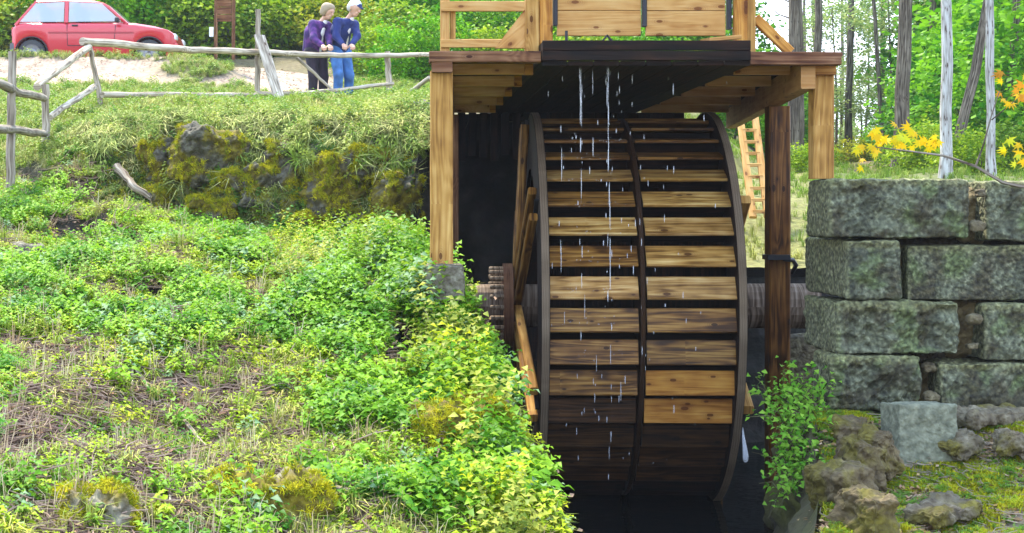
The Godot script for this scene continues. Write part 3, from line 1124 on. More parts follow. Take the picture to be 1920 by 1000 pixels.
# ---------------------------------------------------------------- the wheel
func wheel() -> void:
	var C := Vector3(2.14, EYE - 0.878, -14.2)
	var o := thing("water_wheel", "big wooden overshot water wheel with two rows of paddles, dripping wet", "water wheel", C)
	o.rotation.y = -deg_to_rad(2.2)
	var x0 := -0.815
	var x1 := 0.815
	# axle and its hub
	var g := geo()
	g.col = Color(0.62, 0.57, 0.56)
	g.lathe(Vector3.ZERO, [Vector2(-1.5, 0), Vector2(-1.5, 0.2), Vector2(1.86, 0.215), Vector2(1.86, 0)], 18)
	part("axle", g.mesh(), M.grey, o)
	# rims
	for q in [[x0, 1.83, 1.30, 0.075, M.grey], [x1, 1.83, 1.30, 0.075, M.grey], [0.0, 1.775, 1.30, 0.04, M.deep_brown]]:
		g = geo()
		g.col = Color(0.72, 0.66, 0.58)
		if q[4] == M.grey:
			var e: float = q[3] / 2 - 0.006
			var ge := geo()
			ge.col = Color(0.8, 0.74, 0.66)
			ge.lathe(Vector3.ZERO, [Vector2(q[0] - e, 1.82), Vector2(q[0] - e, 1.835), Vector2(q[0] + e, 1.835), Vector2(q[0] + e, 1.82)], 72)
			part("rim_edge", ge.mesh(), M.grey, o, "paler outer edge of the rim beside its faces darkened for shade")
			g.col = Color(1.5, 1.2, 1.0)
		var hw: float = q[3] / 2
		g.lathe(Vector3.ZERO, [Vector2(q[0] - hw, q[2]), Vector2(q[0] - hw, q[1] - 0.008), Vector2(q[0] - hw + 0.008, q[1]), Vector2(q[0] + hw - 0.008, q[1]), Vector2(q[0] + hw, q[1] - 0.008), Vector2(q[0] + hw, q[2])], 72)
		part("rim", g.mesh(), M.deep_brown if q[4] == M.deep_brown else M.wet, o)  # outer rims take dark wood for the shade on their faces
	# the closed bottom of the buckets, dark for the shade in the gaps
	g = geo()
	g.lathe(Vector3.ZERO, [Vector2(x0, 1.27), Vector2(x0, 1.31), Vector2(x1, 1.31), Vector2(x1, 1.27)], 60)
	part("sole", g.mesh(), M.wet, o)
	# paddles: a few meshes shared by all
	var left: Array[ArrayMesh] = []
	var right: Array[ArrayMesh] = []
	var inner: Array[ArrayMesh] = []
	for k in 6:
		for side in 2:
			g = geo()
			var tone := rng.randf_range(0.75, 1.15)
			g.col = Color(tone, tone * rng.randf_range(0.93, 1.0), tone * rng.randf_range(0.8, 1.0))
			var a := x0 + 0.04 if side == 0 else 0.035
			var b := -0.035 if side == 0 else x1 - 0.04
			# slopes from its low outer edge to its high inner edge
			var o1 := Vector3(0, 0, 1.765)
			var o2 := Vector3(0, 0.190, 1.675)
			var mid := (o1 + o2) / 2
			var across := (o2 - o1).normalized()
			g.beam(mid + Vector3(a, 0, 0), mid + Vector3(b, 0, 0), 0.028, o1.distance_to(o2), across, 0.005, 0.0015)
			(left if side == 0 else right).append(g.mesh())
			if k == 0:
				# the inner board of each bucket, added and dark to shade the gaps
				g = geo()
				var o3 := Vector3(0, 0.15, 1.30)
				g.beam((o2 + o3) / 2 + Vector3(a, -0.015, 0), (o2 + o3) / 2 + Vector3(b, -0.015, 0), 0.025, o2.distance_to(o3), (o3 - o2).normalized(), 0.004)
				inner.append(g.mesh())
	for k in 40:
		for side in 2:
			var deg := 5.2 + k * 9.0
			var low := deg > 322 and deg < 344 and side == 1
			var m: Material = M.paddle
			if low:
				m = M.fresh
			elif deg > 100 and deg < 330:  # darker woods over the top, back and lower turn of the wheel
				m = M.deep_brown if deg > 300 else M.wet
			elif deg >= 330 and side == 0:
				m = M.mid_brown
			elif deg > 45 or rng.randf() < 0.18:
				m = M.mid_brown
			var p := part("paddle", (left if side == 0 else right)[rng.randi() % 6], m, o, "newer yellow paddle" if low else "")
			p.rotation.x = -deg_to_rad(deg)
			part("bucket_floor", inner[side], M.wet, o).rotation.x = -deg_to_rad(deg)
	# spokes on the outer side: pairs of poles from the hub to the rim
	for k in 6:
		for e in 2:
			var th := deg_to_rad(94.0 - 60.0 * k + (e - 0.5) * 9.0)
			var th2 := deg_to_rad(94.0 - 60.0 * k)
			var off := Vector3(0, cos(th2), -sin(th2)) * (e - 0.5) * 0.2
			g = geo()
			g.col = Color(1.05, 0.95, 0.8)
			var from := Vector3(-0.98, sin(th2) * 0.2, cos(th2) * 0.2) + off
			var to := Vector3(x0 - 0.085, sin(th) * 1.72, cos(th) * 1.72)
			g.beam(from, to, 0.075, 0.075, Vector3(1, 0, 0), 0.012, 0.002)
			part("spoke", g.mesh(), M.post if k in [2] else M.mid_brown, o)
	# spokes on the far side
	for k in 6:
		var th := deg_to_rad(94.0 - 60.0 * k)
		g = geo()
		g.beam(Vector3(x1 + 0.09, sin(th) * 0.18, cos(th) * 0.18), Vector3(x1 + 0.08, sin(th) * 1.78, cos(th) * 1.78), 0.08, 0.1, Vector3(1, 0, 0), 0.012)
		part("spoke", g.mesh(), M.post, o)
	# the cog wheel on the axle with its pegs
	g = geo()
	g.lathe(Vector3.ZERO, [Vector2(-1.11, 0.1), Vector2(-1.11, 0.40), Vector2(-1.02, 0.40), Vector2(-1.02, 0.1)], 28)
	var cog := part("cog_wheel", g.mesh(), M.beam, o)
	var peg := geo()
	peg.col = Color(0.7, 0.62, 0.55)
	peg.lathe(Vector3.ZERO, [Vector2(-1.24, 0), Vector2(-1.24, 0.016), Vector2(-1.23, 0.022), Vector2(-1.10, 0.022)], 8)
	var pm := peg.mesh()
	for k in 22:
		var p := part("peg", pm, M.grey, cog)
		var th := TAU * k / 22
		p.position = Vector3(0, sin(th) * 0.35, cos(th) * 0.35)
	# iron straps where spokes meet the rim
	for k in 6:
		var th := deg_to_rad(94.0 - 60.0 * k)
		g = geo()
		g.beam(Vector3(x0 - 0.05, sin(th) * 1.55, cos(th) * 1.55), Vector3(x0 - 0.05, sin(th) * 1.78, cos(th) * 1.78), 0.012, 0.05, Vector3(1, 0, 0), 0.003)
		part("strap", g.mesh(), M.iron, o)


func ladder() -> void:
	var o := thing("wooden_ladder", "pale wooden ladder leaning behind the wheel rim under the platform", "ladder", P(1412, 405, 19.5))
	for q in [[1384, 1412], [1412, 1440]]:
		var g := geo()
		g.beam(P(q[1], 408, 19.0), P(q[0], 190, 20.2), 0.09, 0.05, Vector3(0, 0, 1), 0.006)
		part("stile", g, M.panel, o)
	for k in 10:
		var f := (k + 0.5) / 10
		var g := geo()
		var c := P(lerpf(1412, 1384, f), lerpf(408, 190, f), lerpf(19.0, 20.2, f))
		g.beam(c + Vector3(0, 0, 0.02), c + Vector3(0.19, 0, 0.02), 0.05, 0.045, Vector3.UP, 0.005)
		part("rung", g, M.panel, o)


func drops() -> void:
	var g := geo()
	g.ball(Vector3.ZERO, Vector3(0.5, 1, 0.5), 8, 6)
	var m := plain(Color(0.88, 0.92, 1.0), 0.05)
	m.transparency = BaseMaterial3D.TRANSPARENCY_ALPHA
	m.albedo_color.a = 0.24
	var xf := []
	var cols := []
	var r := RandomNumberGenerator.new()
	r.seed = 77
	# two main strings of drops and a looser curtain
	for s in [[1086, 11.60, 0.8], [1089, 11.66, 0.5], [1138, 11.60, 1.0], [1141, 11.64, 0.5], [1050, 11.65, 0.2], [1110, 11.75, 0.15], [1160, 11.62, 0.25], [1195, 11.7, 0.2]]:
		var y: float = 100 + r.randf() * 20
		while y < 850:
			var fall := (y - 100) / 500.0
			var l := r.randf_range(0.03, 0.17) * lerpf(1.0, 0.6, fall)
			if r.randf() < s[2] * lerpf(0.95, 0.42, minf(fall, 1)):
				var p := P(s[0] + r.randf_range(-3, 3) * (0.3 + fall) + fall * 6, y, s[1] + r.randf_range(-0.05, 0.05))
				var w := r.randf_range(0.002, 0.0042)
				xf.append(Transform3D(Basis.from_scale(Vector3(w * 2, l, w * 2)), p))
				cols.append(Color.WHITE)
			y += l * 240 * 1.4 + r.randf() * 10 * (0.4 + fall)
	for k in 110:
		var x := r.randf_range(1020, 1380)
		x = lerpf(x, 1120, r.randf() * 0.7)
		var p := P(x, r.randf_range(110, 900), r.randf_range(11.6, 12.2))
		var w := r.randf_range(0.002, 0.0052)
		xf.append(Transform3D(Basis.from_scale(Vector3(w * 1.6, w * r.randf_range(2, 9), w * 1.6)), p))
		cols.append(Color.WHITE)
	# splashes where it strikes the paddles
	for k in 150:
		var q := P((1086 if k % 2 else 1139) + r.randfn() * 16, [268, 300, 340, 388, 440, 494, 550, 610, 668][r.randi() % 9] + absf(r.randfn()) * -7, r.randf_range(12.25, 12.55))
		var w := r.randf_range(0.0025, 0.006)
		xf.append(Transform3D(Basis.from_scale(Vector3.ONE * w), q))
		cols.append(Color.WHITE)
	# a jet at the far foot of the wheel
	for k in 10:
		var p := P(1393 + k * 0.6, 812 + k * 5, 12.6)
		xf.append(Transform3D(Basis.from_scale(Vector3(0.015 + 0.004 * k, 0.05, 0.02)), p))
		cols.append(Color.WHITE)
	scatter("falling_water", g.mesh(), m, xf, cols, "strings of white water drops falling from the flume before the wheel")


# ---------------------------------------------------------------- fence
func pole(called: String, pts: Array, r0: float, r1: float, m: Material, o: Node, tone := 1.0, label := "") -> void:
	var g := geo()
	tone *= 1.25
	g.col = Color(tone, tone * 0.98, tone * 0.95)
	var fine := []
	var rad := []
	var segs := maxi(5, pts.size() * 4)
	var c := Curve3D.new()
	for p in pts:
		c.add_point(p)
	for k in segs + 1:
		var f := float(k) / segs
		var p := c.sample_baked(c.get_baked_length() * f, true)
		fine.append(p + Vector3(rng.randf_range(-1, 1), rng.randf_range(-1, 1), 0) * r0 * 0.16)
		rad.append(lerpf(r0, r1, f) * rng.randf_range(0.93, 1.07))
	g.tube(fine, rad, 9, 0.04)
	part(called, g, m, o, label)


func fence() -> void:
	var o := thing("pole_fence", "rustic fence of bare grey branches and poles along the top of the bank", "fence", P(483, 205, 24.5))
	pole("post", [P(19, 372, 16.4), P(20, 230, 16.5), P(24, 96, 16.5)], 0.052, 0.046, M.bleached, o, 0.53)
	pole("post", [P(84, 335, 18.4), P(86, 240, 18.5), P(85, 160, 18.5)], 0.055, 0.045, M.bleached, o, 0.59)
	pole("post", [P(190, 228, 21.5), P(186, 175, 21.5), P(177, 135, 21.5), P(168, 84, 21.4)], 0.045, 0.035, M.bleached, o, 0.59, "crooked thin post")
	pole("post", [P(482, 214, 24.5), P(483, 120, 24.5), P(484, 18, 24.5)], 0.05, 0.042, M.bleached, o, 0.56)
	pole("post", [P(732, 200, 25.5), P(729, 150, 25.5), P(726, 97, 25.5)], 0.055, 0.05, M.bleached, o, 0.74)
	pole("rail", [P(154, 77, 21.25), P(250, 86, 22.3), P(380, 95, 23.5), P(485, 98, 24.35)], 0.062, 0.05, M.bleached, o, 0.78)
	pole("rail", [P(470, 97, 24.3), P(600, 103, 25.0), P(735, 104, 25.4), P(815, 103, 25.3)], 0.05, 0.04, M.bleached, o, 0.74)
	pole("rail", [P(192, 177, 21.4), P(330, 178, 23.0), P(483, 179, 24.4)], 0.045, 0.04, M.bleached, o, 0.65)
	pole("rail", [P(478, 176, 24.4), P(580, 174, 25.0), P(660, 166, 25.3), P(738, 156, 25.45)], 0.04, 0.03, M.bleached, o, 0.74)
	pole("rail", [P(166, 88, 21.35), P(120, 122, 20.0), P(68, 162, 18.6)], 0.05, 0.05, M.bleached, o, 0.81)
	pole("rail", [P(178, 162, 21.35), P(140, 188, 20.0), P(92, 220, 18.6)], 0.045, 0.04, M.bleached, o, 0.84)
	pole("rail", [P(-70, 142, 15.0), P(0, 158, 16.0), P(30, 172, 16.7), P(82, 184, 18.35)], 0.055, 0.045, M.bleached, o, 0.43)
	pole("rail", [P(-60, 238, 15.0), P(20, 243, 16.4), P(84, 252, 18.35)], 0.05, 0.045, M.bleached, o, 0.46)
	pole("brace", [P(746, 190, 25.2), P(775, 168, 25.0), P(806, 145, 24.7)], 0.04, 0.035, M.bleached, o, 0.59)
	pole("brace", [P(556, 108, 25.3), P(590, 138, 25.35), P(622, 168, 25.4)], 0.03, 0.025, M.bleached, o, 0.56)
	var g := geo()
	g.col = Color(1.5, 1.5, 1.55)
	g.beam(P(486, 66, 24.3), P(537, 228, 23.6), 0.2, 0.03, Vector3(0, 0, 1).cross(Vector3(1, 0, 0)), 0.006, 0.004)
	part("slab", g, M.bleached, o, "pale bleached slab leaning on the post")


# ---------------------------------------------------------------- trees and shrubs
var crowns := {}


# leaves through the volume of a crown, gathered in clumps
func crown(kind: String, count: int, rad: Vector3, size: float, a: Color, b: Color, s: int, open := 0.0) -> ArrayMesh:
	if crowns.has(kind):
		return crowns[kind]
	var g := Geo.new(s)
	var r := RandomNumberGenerator.new()
	r.seed = s
	var n := noise(s, 0.55, 3)
	var clumps := []
	var centres := int(count / 26.0)
	while clumps.size() < centres:
		var p := Vector3(r.randf_range(-1, 1), r.randf_range(-1, 1), r.randf_range(-1, 1))
		if p.length() < 1.0 and n.get_noise_3dv(p * 2.2) > open - 0.25:
			clumps.append([p, r.randf_range(0.06, 0.2), r.randf()])
	for q in clumps:
		for k in 26:
			var d: Vector3 = Vector3(r.randfn(), r.randfn() * 0.7, r.randfn()) * q[1]
			var p: Vector3 = (q[0] + d) * rad
			var dir := Vector3(r.randfn(), r.randfn() * 0.5 - 0.25, r.randfn()).normalized()
			var up := (Vector3.UP * 1.1 + Vector3(r.randfn(), r.randfn(), r.randfn()) * 0.6).normalized()
			var f := clampf(q[2] + r.randfn() * 0.2, 0, 1)
			g.col = a.lerp(b, f)
			var l := size * r.randf_range(0.7, 1.4)
			var side := dir.cross(up).normalized() * l * 0.34
			var m := g.vert(p)
			g.vert(p + dir * l * 0.5 + side)
			g.vert(p + dir * l)
			g.vert(p + dir * l * 0.5 - side)
			g.quad(m, m + 1, m + 2, m + 3)
	crowns[kind] = g.mesh()
	return crowns[kind]


func kinds() -> void:
	crown("lime", 5200, Vector3(1.7, 1.5, 1.5), 0.15, Color(0.10, 0.22, 0.008), Color(0.34, 0.46, 0.02), 301)
	crown("lime_b", 5200, Vector3(1.8, 1.3, 1.5), 0.15, Color(0.08, 0.20, 0.010), Color(0.30, 0.42, 0.03), 302, 0.05)
	crown("gold", 4200, Vector3(1.6, 1.3, 1.4), 0.16, Color(0.18, 0.26, 0.015), Color(0.46, 0.44, 0.03), 303, 0.05)
	crown("dark", 5000, Vector3(1.7, 2.0, 1.6), 0.15, Color(0.014, 0.09, 0.010), Color(0.10, 0.30, 0.012), 304, 0.05)
	crown("mid", 4800, Vector3(1.7, 2.0, 1.6), 0.15, Color(0.04, 0.20, 0.006), Color(0.20, 0.44, 0.015), 305, 0.05)
	crown("pale", 3000, Vector3(2.2, 2.2, 2.0), 0.17, Color(0.14, 0.26, 0.06), Color(0.40, 0.46, 0.16), 306, 0.2)
	crown("tall", 6000, Vector3(4.2, 3.6, 4.2), 0.30, Color(0.03, 0.12, 0.008), Color(0.16, 0.30, 0.02), 307, 0.1)
	crown("tall_gold", 5000, Vector3(4.0, 3.4, 4.0), 0.30, Color(0.08, 0.14, 0.01), Color(0.34, 0.32, 0.03), 308, 0.1)


func shrub(kind: String, at: Vector3, scale: float, label: String, group: String, turn := 0.0, squash := 1.0) -> void:
	if crowns.has(label):
		return
	crowns[label] = true
	var o := thing("shrub", label, "shrub", at, group)
	var fo := part("foliage", crowns[kind], M.leaf, o)
	var h: float = (1.2 if kind in ["lime", "lime_b", "gold"] else 1.8) * scale * squash
	fo.position = Vector3(0, h, 0)
	fo.rotation.y = turn
	fo.scale = Vector3(scale, scale * squash, scale)
	var g := geo()
	for k in 3:
		var a := Vector3(rng.randf_range(-0.2, 0.2), -0.3, rng.randf_range(-0.2, 0.2)) * scale
		var b := Vector3(rng.randf_range(-0.7, 0.7) * scale, h * 1.3, rng.randf_range(-0.6, 0.6) * scale)
		g.tube([a, a.lerp(b, 0.5) + Vector3(0.1, 0.05, 0), b], [0.03 * scale, 0.022 * scale, 0.008], 6)
	part("stem", g.mesh(), M.bark, o)


func tree(called: String, label: String, base: Vector3, top: Vector3, r0: float, m: Material, crown_kind: String, crown_y: float, crown_scale: float, group := "", bend := 0.15) -> Node3D:
	var o := thing(called, label, "tree", base, group)
	var g := geo()
	var pts := []
	var rad := []
	var w := rng.randf() * TAU
	for k in 15:
		var f := k / 14.0
		var p := (top - base) * f + Vector3(cos(w), 0, sin(w)) * bend * sin(f * 5.0 + w) + Vector3(rng.randfn(), 0, rng.randfn()) * r0 * 0.12
		p.y -= 0.35 * (1.0 - f)
		pts.append(p)
		rad.append(r0 * lerpf(1.0, 0.55, f) * (1.0 + 0.55 * exp(-f * 40.0)))
	g.tube(pts, rad, 12, 0.05)
	part("trunk", g.mesh(), m, o)
	# limbs leave the upper trunk for the crown
	for k in 5:
		g = geo()
		var f := lerpf(0.55, 0.95, k / 4.0)
		var p: Vector3 = pts[int(f * 14)]
		var a := rng.randf() * TAU
		var l := crown_scale * rng.randf_range(1.6, 2.8)
		var e := p + Vector3(cos(a) * l, l * 0.6, sin(a) * l)
		g.tube([p, p.lerp(e, 0.5) + Vector3(0, -0.15, 0), e], [r0 * 0.35, r0 * 0.22, r0 * 0.06], 7)
		part("limb", g.mesh(), m, o)
	if crown_kind:
		var c := part("crown", crowns[crown_kind], M.leaf, o)
		c.position = (top - base) * 1.0 + Vector3(0, crown_y, 0)
		c.scale = Vector3.ONE * crown_scale
		c.rotation.y = rng.randf() * TAU
	return o


func on_floor(px: float, d: float) -> Vector3:
	var x := (px - CX) / F * d
	return Vector3(x, floor_height(x, d), -d)


func trees() -> void:
	kinds()
	# trunks that the photograph shows: px at the foot, px at the top of the frame, width in px, distance
	var shown := [
		["mossy_tree", "dark thick trunk just beyond the brace of the sluice frame", 1490, 1487, 26, 33, M.bark, "tall"],
		["grey_tree", "smooth light grey trunk rising behind the platform corner", 1529, 1531, 17, 37, M.bark, ""],
		["blue_grey_tree", "bluish grey trunk standing in the bright gap of the canopy", 1588, 1596, 15, 46, M.bark, ""],
		["slim_tree", "very slim grey trunk at the edge of the bright gap beside dense leaves", 1650, 1654, 11, 50, M.bark, ""],
		["oak_tree", "stout dark grey trunk tapering behind the yellow maple leaves", 1684, 1694, 30, 31, M.bark, ""],
		["dark_tree", "dark brown trunk half hidden in leaves just before the thicker birch", 1752, 1748, 16, 40, M.bark, ""],
		["birch_tree", "white birch trunk, the thicker of two, behind the middle of the block wall", 1775, 1774, 22, 24, M.birch, "tall_gold"],
		["leaning_tree", "leaning mossy grey trunk crossing between the two white birches", 1782, 1848, 20, 29, M.bark, ""],
		["birch_tree", "white birch trunk, the thinner of two, above the open joint of the wall", 1857, 1857, 17, 26, M.birch, "tall_gold"],
		["grey_tree", "mottled grey trunk beyond the thinner white birch", 1890, 1903, 18, 33, M.bark, "tall"],
		["young_tree", "thin young trunk between the two right-angled platform posts", 1500, 1497, 12, 34, M.bark, "pale"],
		["young_tree", "short thin grey trunk in front of the lime thicket behind the yellow maple leaves", 1655, 1640, 9, 40, M.bark, "pale"],
	]
	for q in shown:
		var b := on_floor(q[2], q[5])
		var up: float = 9.5 + rng.randf() * 2.0
		var py: float = CY - (b.y - EYE) / q[5] * F
		var lean: float = (q[3] - q[2]) / F * q[5] * (up / maxf(0.5, py / F * q[5]))
		tree(q[0], q[1], b, b + Vector3(lean, up, 0), q[4] / F * q[5] / 2, q[6], q[7], 2.5, 0.6, "", 0.05)
	# further trunks, too far off to tell one from another
	for k in 9:
		var px := 1440.0 + 560.0 * rng.randf()
		var d := rng.randf_range(52, 95)
		if px > 1540 and px < 1665:
			d = rng.randf_range(75, 100)
		var b := on_floor(px, d)
		tree("forest_tree", "thin grey trunk deep in the forest beyond the block wall", b, b + Vector3(rng.randfn() * 0.4, 12, 0), rng.randf_range(0.09, 0.17), M.bark, "" if px < 1700 else "tall", 2.0, 0.6, "forest trunks beyond the wall")
	# thickets at the right: px, d, scale, kind
	var right := [
		[1425, 42, 0.9, "mid"], [1418, 36, 0.7, "mid"], [1470, 45, 0.55, "mid"], [1500, 38, 0.35, "lime"], [1480, 56, 0.9, "mid"],
		[1738, 40, 0.6, "lime_b"], [1770, 36, 0.8, "dark"], [1845, 44, 1.65, "dark"], [1880, 52, 2.2, "mid"], [1768, 38, 0.85, "mid"], [1790, 33, 0.7, "lime_b"], [1830, 40, 1.3, "mid"], [1845, 32, 0.9, "mid"], [1895, 46, 2.1, "mid"], [1885, 36, 1.4, "mid"], [1912, 42, 1.9, "dark"], [1940, 34, 1.3, "mid"], [1965, 40, 1.9, "mid"], [1705, 32, 0.4, "lime_b"], [1735, 29, 0.45, "lime"], [1812, 27, 0.42, "lime"], [1885, 28, 0.5, "lime_b"], [1745, 46, 0.8, "dark"],
		[1600, 44, 0.45, "gold"], [1570, 50, 0.4, "pale"], [1640, 48, 0.5, "gold"], [1615, 62, 0.55, "pale"], [1548, 60, 0.6, "pale"], [1585, 70, 0.7, "pale"], [1502, 28, 0.3, "lime"], [1545, 34, 0.35, "lime"], [1670, 44, 0.5, "mid"],
	]
	for q in right:
		shrub(q[3], on_floor(q[0], q[1]) - Vector3(0, 0.3, 0), q[2], bush_label(q[3], q[0], q[1]), "thickets beyond the block wall", rng.randf() * TAU)
	# sprays hanging into the bright gap
	for q in [[1560, 60, 48, 0.55, "high leaves just beyond the platform corner"], [1575, 160, 52, 0.5, "low leaves beside the bluish trunk"], [1640, 120, 50, 0.55, "leaves at mid height before the very slim trunk"], [1630, 40, 55, 0.5, "high leaves between bluish and very slim trunk"], [1612, 190, 58, 0.6, "low leaves in the middle of the bright gap"], [1655, 200, 46, 0.5, "low leaves before the very slim trunk"], [1540, 200, 46, 0.45, "low leaves against the light grey trunk"], [1585, 10, 50, 0.6, "topmost leaves before the bluish trunk"], [1665, 30, 44, 0.6, "topmost leaves beside the very slim trunk"]]:
		var top := P(q[0], q[1], q[2])
		var b := on_floor(q[0] + rng.randf_range(-15, 15), q[2])
		var o := thing("sapling", "slender pale sapling with " + q[4], "tree", b, "saplings in the bright gap")
		var g := geo()
		g.tube([Vector3(0, -0.3, 0), (top - b) * 0.5 + Vector3(0.1, 0, 0), top - b + Vector3(0, 0.8, 0)], [0.05, 0.04, 0.015], 7)
		part("trunk", g.mesh(), M.bark, o)
		var c := part("crown", crowns["pale"], M.leaf, o)
		c.position = top - b
		c.scale = Vector3(q[3], q[3] * 0.8, q[3])
		c.rotation.y = rng.randf() * TAU
	# bushes along the far side of the track and behind the platform
	var px := -90.0
	while px < 1440:
		for row in 3:
			var d: float = [39.0, 44.0, 51.0][row] + rng.randf_range(-1.5, 1.5)
			var x := px + rng.randf_range(-14, 14)
			var kind: String = ["lime", "lime_b", "gold", "mid", "lime_b", "dark", "lime"][rng.randi() % 7]
			if x > 690 and rng.randf() < 0.4:
				kind = "mid"
			var sc: float = [0.8, 1.15, 1.7][row] * rng.randf_range(0.85, 1.15)
			if row < 2 or x < 980:
				shrub(kind, on_floor(x, d) - Vector3(0, 0.25, 0), sc, bush_label(kind, x, d), "bushes behind the track", rng.randf() * TAU)
		px += 68.0
	# low bushes nearer, between the fence and the platform
	for q in [[690, 33.5, 0.5, "lime"], [760, 31, 0.5, "mid"], [792, 29, 0.42, "mid"], [822, 31, 0.5, "mid"], [745, 35.5, 0.7, "lime_b"], [862, 30, 0.5, "mid"], [930, 31, 0.55, "lime"], [1010, 30, 0.5, "lime_b"], [1100, 30, 0.5, "lime"], [1200, 30, 0.5, "mid"], [1290, 31, 0.5, "lime"], [1370, 31, 0.5, "mid"], [640, 37, 0.75, "gold"]]:
		var x: float = (q[0] - CX) / F * q[1]
		var at := Vector3(x, maxf(floor_height(x, q[1]), EYE + (2.3 if q[1] < 32 else 2.75) if q[0] < 880 else -99.0) - 0.2, -q[1])
		shrub(q[3], at, q[2], bush_label(q[3], q[0], q[1]), "low bushes beside the platform", rng.randf() * TAU)
	maple()


func bush_label(kind: String, px: float, d: float) -> String:
	var marks := [[-20, "beyond the tail of the red car"], [55, "behind the car's rear window"], [120, "behind the car's rear side window"], [190, "behind the car's front door"], [255, "behind the car's windscreen"], [320, "behind the car's bonnet"], [385, "beside the notice board's white plate"], [450, "behind the notice board"], [520, "behind the tall fence post"], [585, "behind the woman"], [650, "behind the man"], [715, "behind the last fence post"], [780, "between fence end and platform"], [830, "behind the railing post"], [900, "seen through the railing"], [970, "beside the gusset"], [1040, "behind the first sluice post"], [1110, "under the panel's first boards"], [1180, "under the panel's middle"], [1250, "under the panel's second half"], [1320, "above the loose plank"], [1400, "behind the second sluice post"], [1440, "behind the brace"], [1488, "beside the dark thick trunk"], [1530, "behind the platform corner"], [1575, "under the bright gap"], [1612, "behind the tip of the maple twig"], [1655, "behind the short thin trunk"], [1705, "beside the stout trunk"], [1740, "beside the dark brown trunk"], [1778, "behind the thicker birch"], [1822, "behind the leaning trunk"], [1860, "behind the thinner birch"], [1896, "behind the mottled trunk"], [1925, "behind the orange leaves"], [1990, "past the orange leaves"]]
	var where: String = marks[-1][1]
	for q in marks:
		if px <= q[0] + 33:
			where = q[1]
			break
	var look: String = {"lime": "lime green bush", "lime_b": "spreading yellow green bush", "gold": "golden yellow bush", "dark": "dark green thicket", "mid": "fresh green thicket", "pale": "loose pale green thicket"}[kind]
	var row := "low and near" if d < 36 else ("in the first row" if d < 42 else ("in the second row" if d < 48 else "in the last row"))
	return "%s %s, %s" % [look, where, row]


func maple() -> void:
	# a twig reaching in from the side, close to the camera
	var o := thing("maple_branch", "dark twig with yellow maple leaves reaching over the block wall", "branch", P(1960, 355, 8.5))
	var g := geo()
	g.tube([P(2000, 352, 8.5), P(1915, 350, 8.5), P(1880, 342, 8.5), P(1830, 312, 8.5), P(1770, 292, 8.5), P(1700, 283, 8.5), P(1640, 276, 8.5)], [0.012, 0.011, 0.010, 0.008, 0.007, 0.005, 0.003], 7)
	part("twig", g, M.bark, o)
	g = geo()
	g.tube([P(1830, 312, 8.5), P(1845, 270, 8.5), P(1860, 215, 8.5), P(1875, 170, 8.5)], [0.006, 0.005, 0.004, 0.003], 6)
	g.tube([P(1860, 225, 8.5), P(1890, 200, 8.5), P(1915, 180, 8.5)], [0.004, 0.003, 0.002], 6)
	part("side_twig", g, M.bark, o)
	# a lobed leaf
	var shapes: Array[ArrayMesh] = []
	for k in 4:
		g = geo()
		g.col = [Color(0.60, 0.48, 0.015), Color(0.46, 0.50, 0.03), Color(0.58, 0.38, 0.015), Color(0.48, 0.22, 0.02)][k]
		var c := g.vert(Vector3.ZERO)
		var lobes := [[-2.5, 0.35], [-2.1, 0.18], [-1.35, 0.75], [-0.95, 0.32], [-0.45, 0.8], [-0.25, 0.4], [0.0, 1.0], [0.25, 0.4], [0.45, 0.8], [0.95, 0.32], [1.35, 0.75], [2.1, 0.18], [2.5, 0.35]]
		for q in lobes:
			g.vert(Vector3(sin(q[0]) * q[1], cos(q[0]) * q[1], -0.22 * q[1] * q[1]))
		for j in 12:
			g.tri(c, c + 1 + j, c + 2 + j)
		shapes.append(g.mesh())
	var r := RandomNumberGenerator.new()
	r.seed = 909
	var spots := []
	for k in 40:
		spots.append([r.randf_range(1600, 1765), 0.0, 0])
	for k in 15:
		spots.append([r.randf_range(1862, 1930), r.randf_range(130, 195), 3])
	for k in 10:
		spots.append([r.randf_range(1872, 1930), r.randf_range(248, 312), 2])
	for q in spots:
		var x: float = q[0]
		var y: float = q[1]
		if y == 0.0:
			y = lerpf(282, 262, (x - 1600) / 165.0) + r.randfn() * 15.0 - 16.0 * sin((x - 1600) / 165.0 * PI)
		var kind: int = [0, 0, 1, 2][r.randi() % 4] if q[2] == 0 else ([3, 2, 3, 0][r.randi() % 4] if q[2] == 3 else [0, 2, 2, 1][r.randi() % 4])
		var l := part("leaf", shapes[kind], M.leaf, o)
		l.position = P(x, y, 8.5 + r.randf_range(-0.12, 0.12)) - o.position
		l.rotation = Vector3(r.randf_range(-0.9, 0.5), r.randf_range(-0.8, 0.8), r.randf_range(-1.2, 1.2) + PI * 0.9)
		l.scale = Vector3.ONE * (r.randf_range(0.04, 0.07) if q[2] == 0 else r.randf_range(0.04, 0.065))


# ---------------------------------------------------------------- things that lie on the bank
func on_bank(px: float, py: float) -> Vector3:
	# the point of the bank seen nearest to there
	var best := 1e9
	var at := Vector3.ZERO
	for j in range(0, BV + 1, 2):
		for k in range(0, BU + 1, 2):
			var p: Vector3 = bank_p[j][k]
			var e := scr(p).distance_squared_to(Vector2(px, py))
			if e < best:
				best = e
				at = p
	return at


var moss_at := []


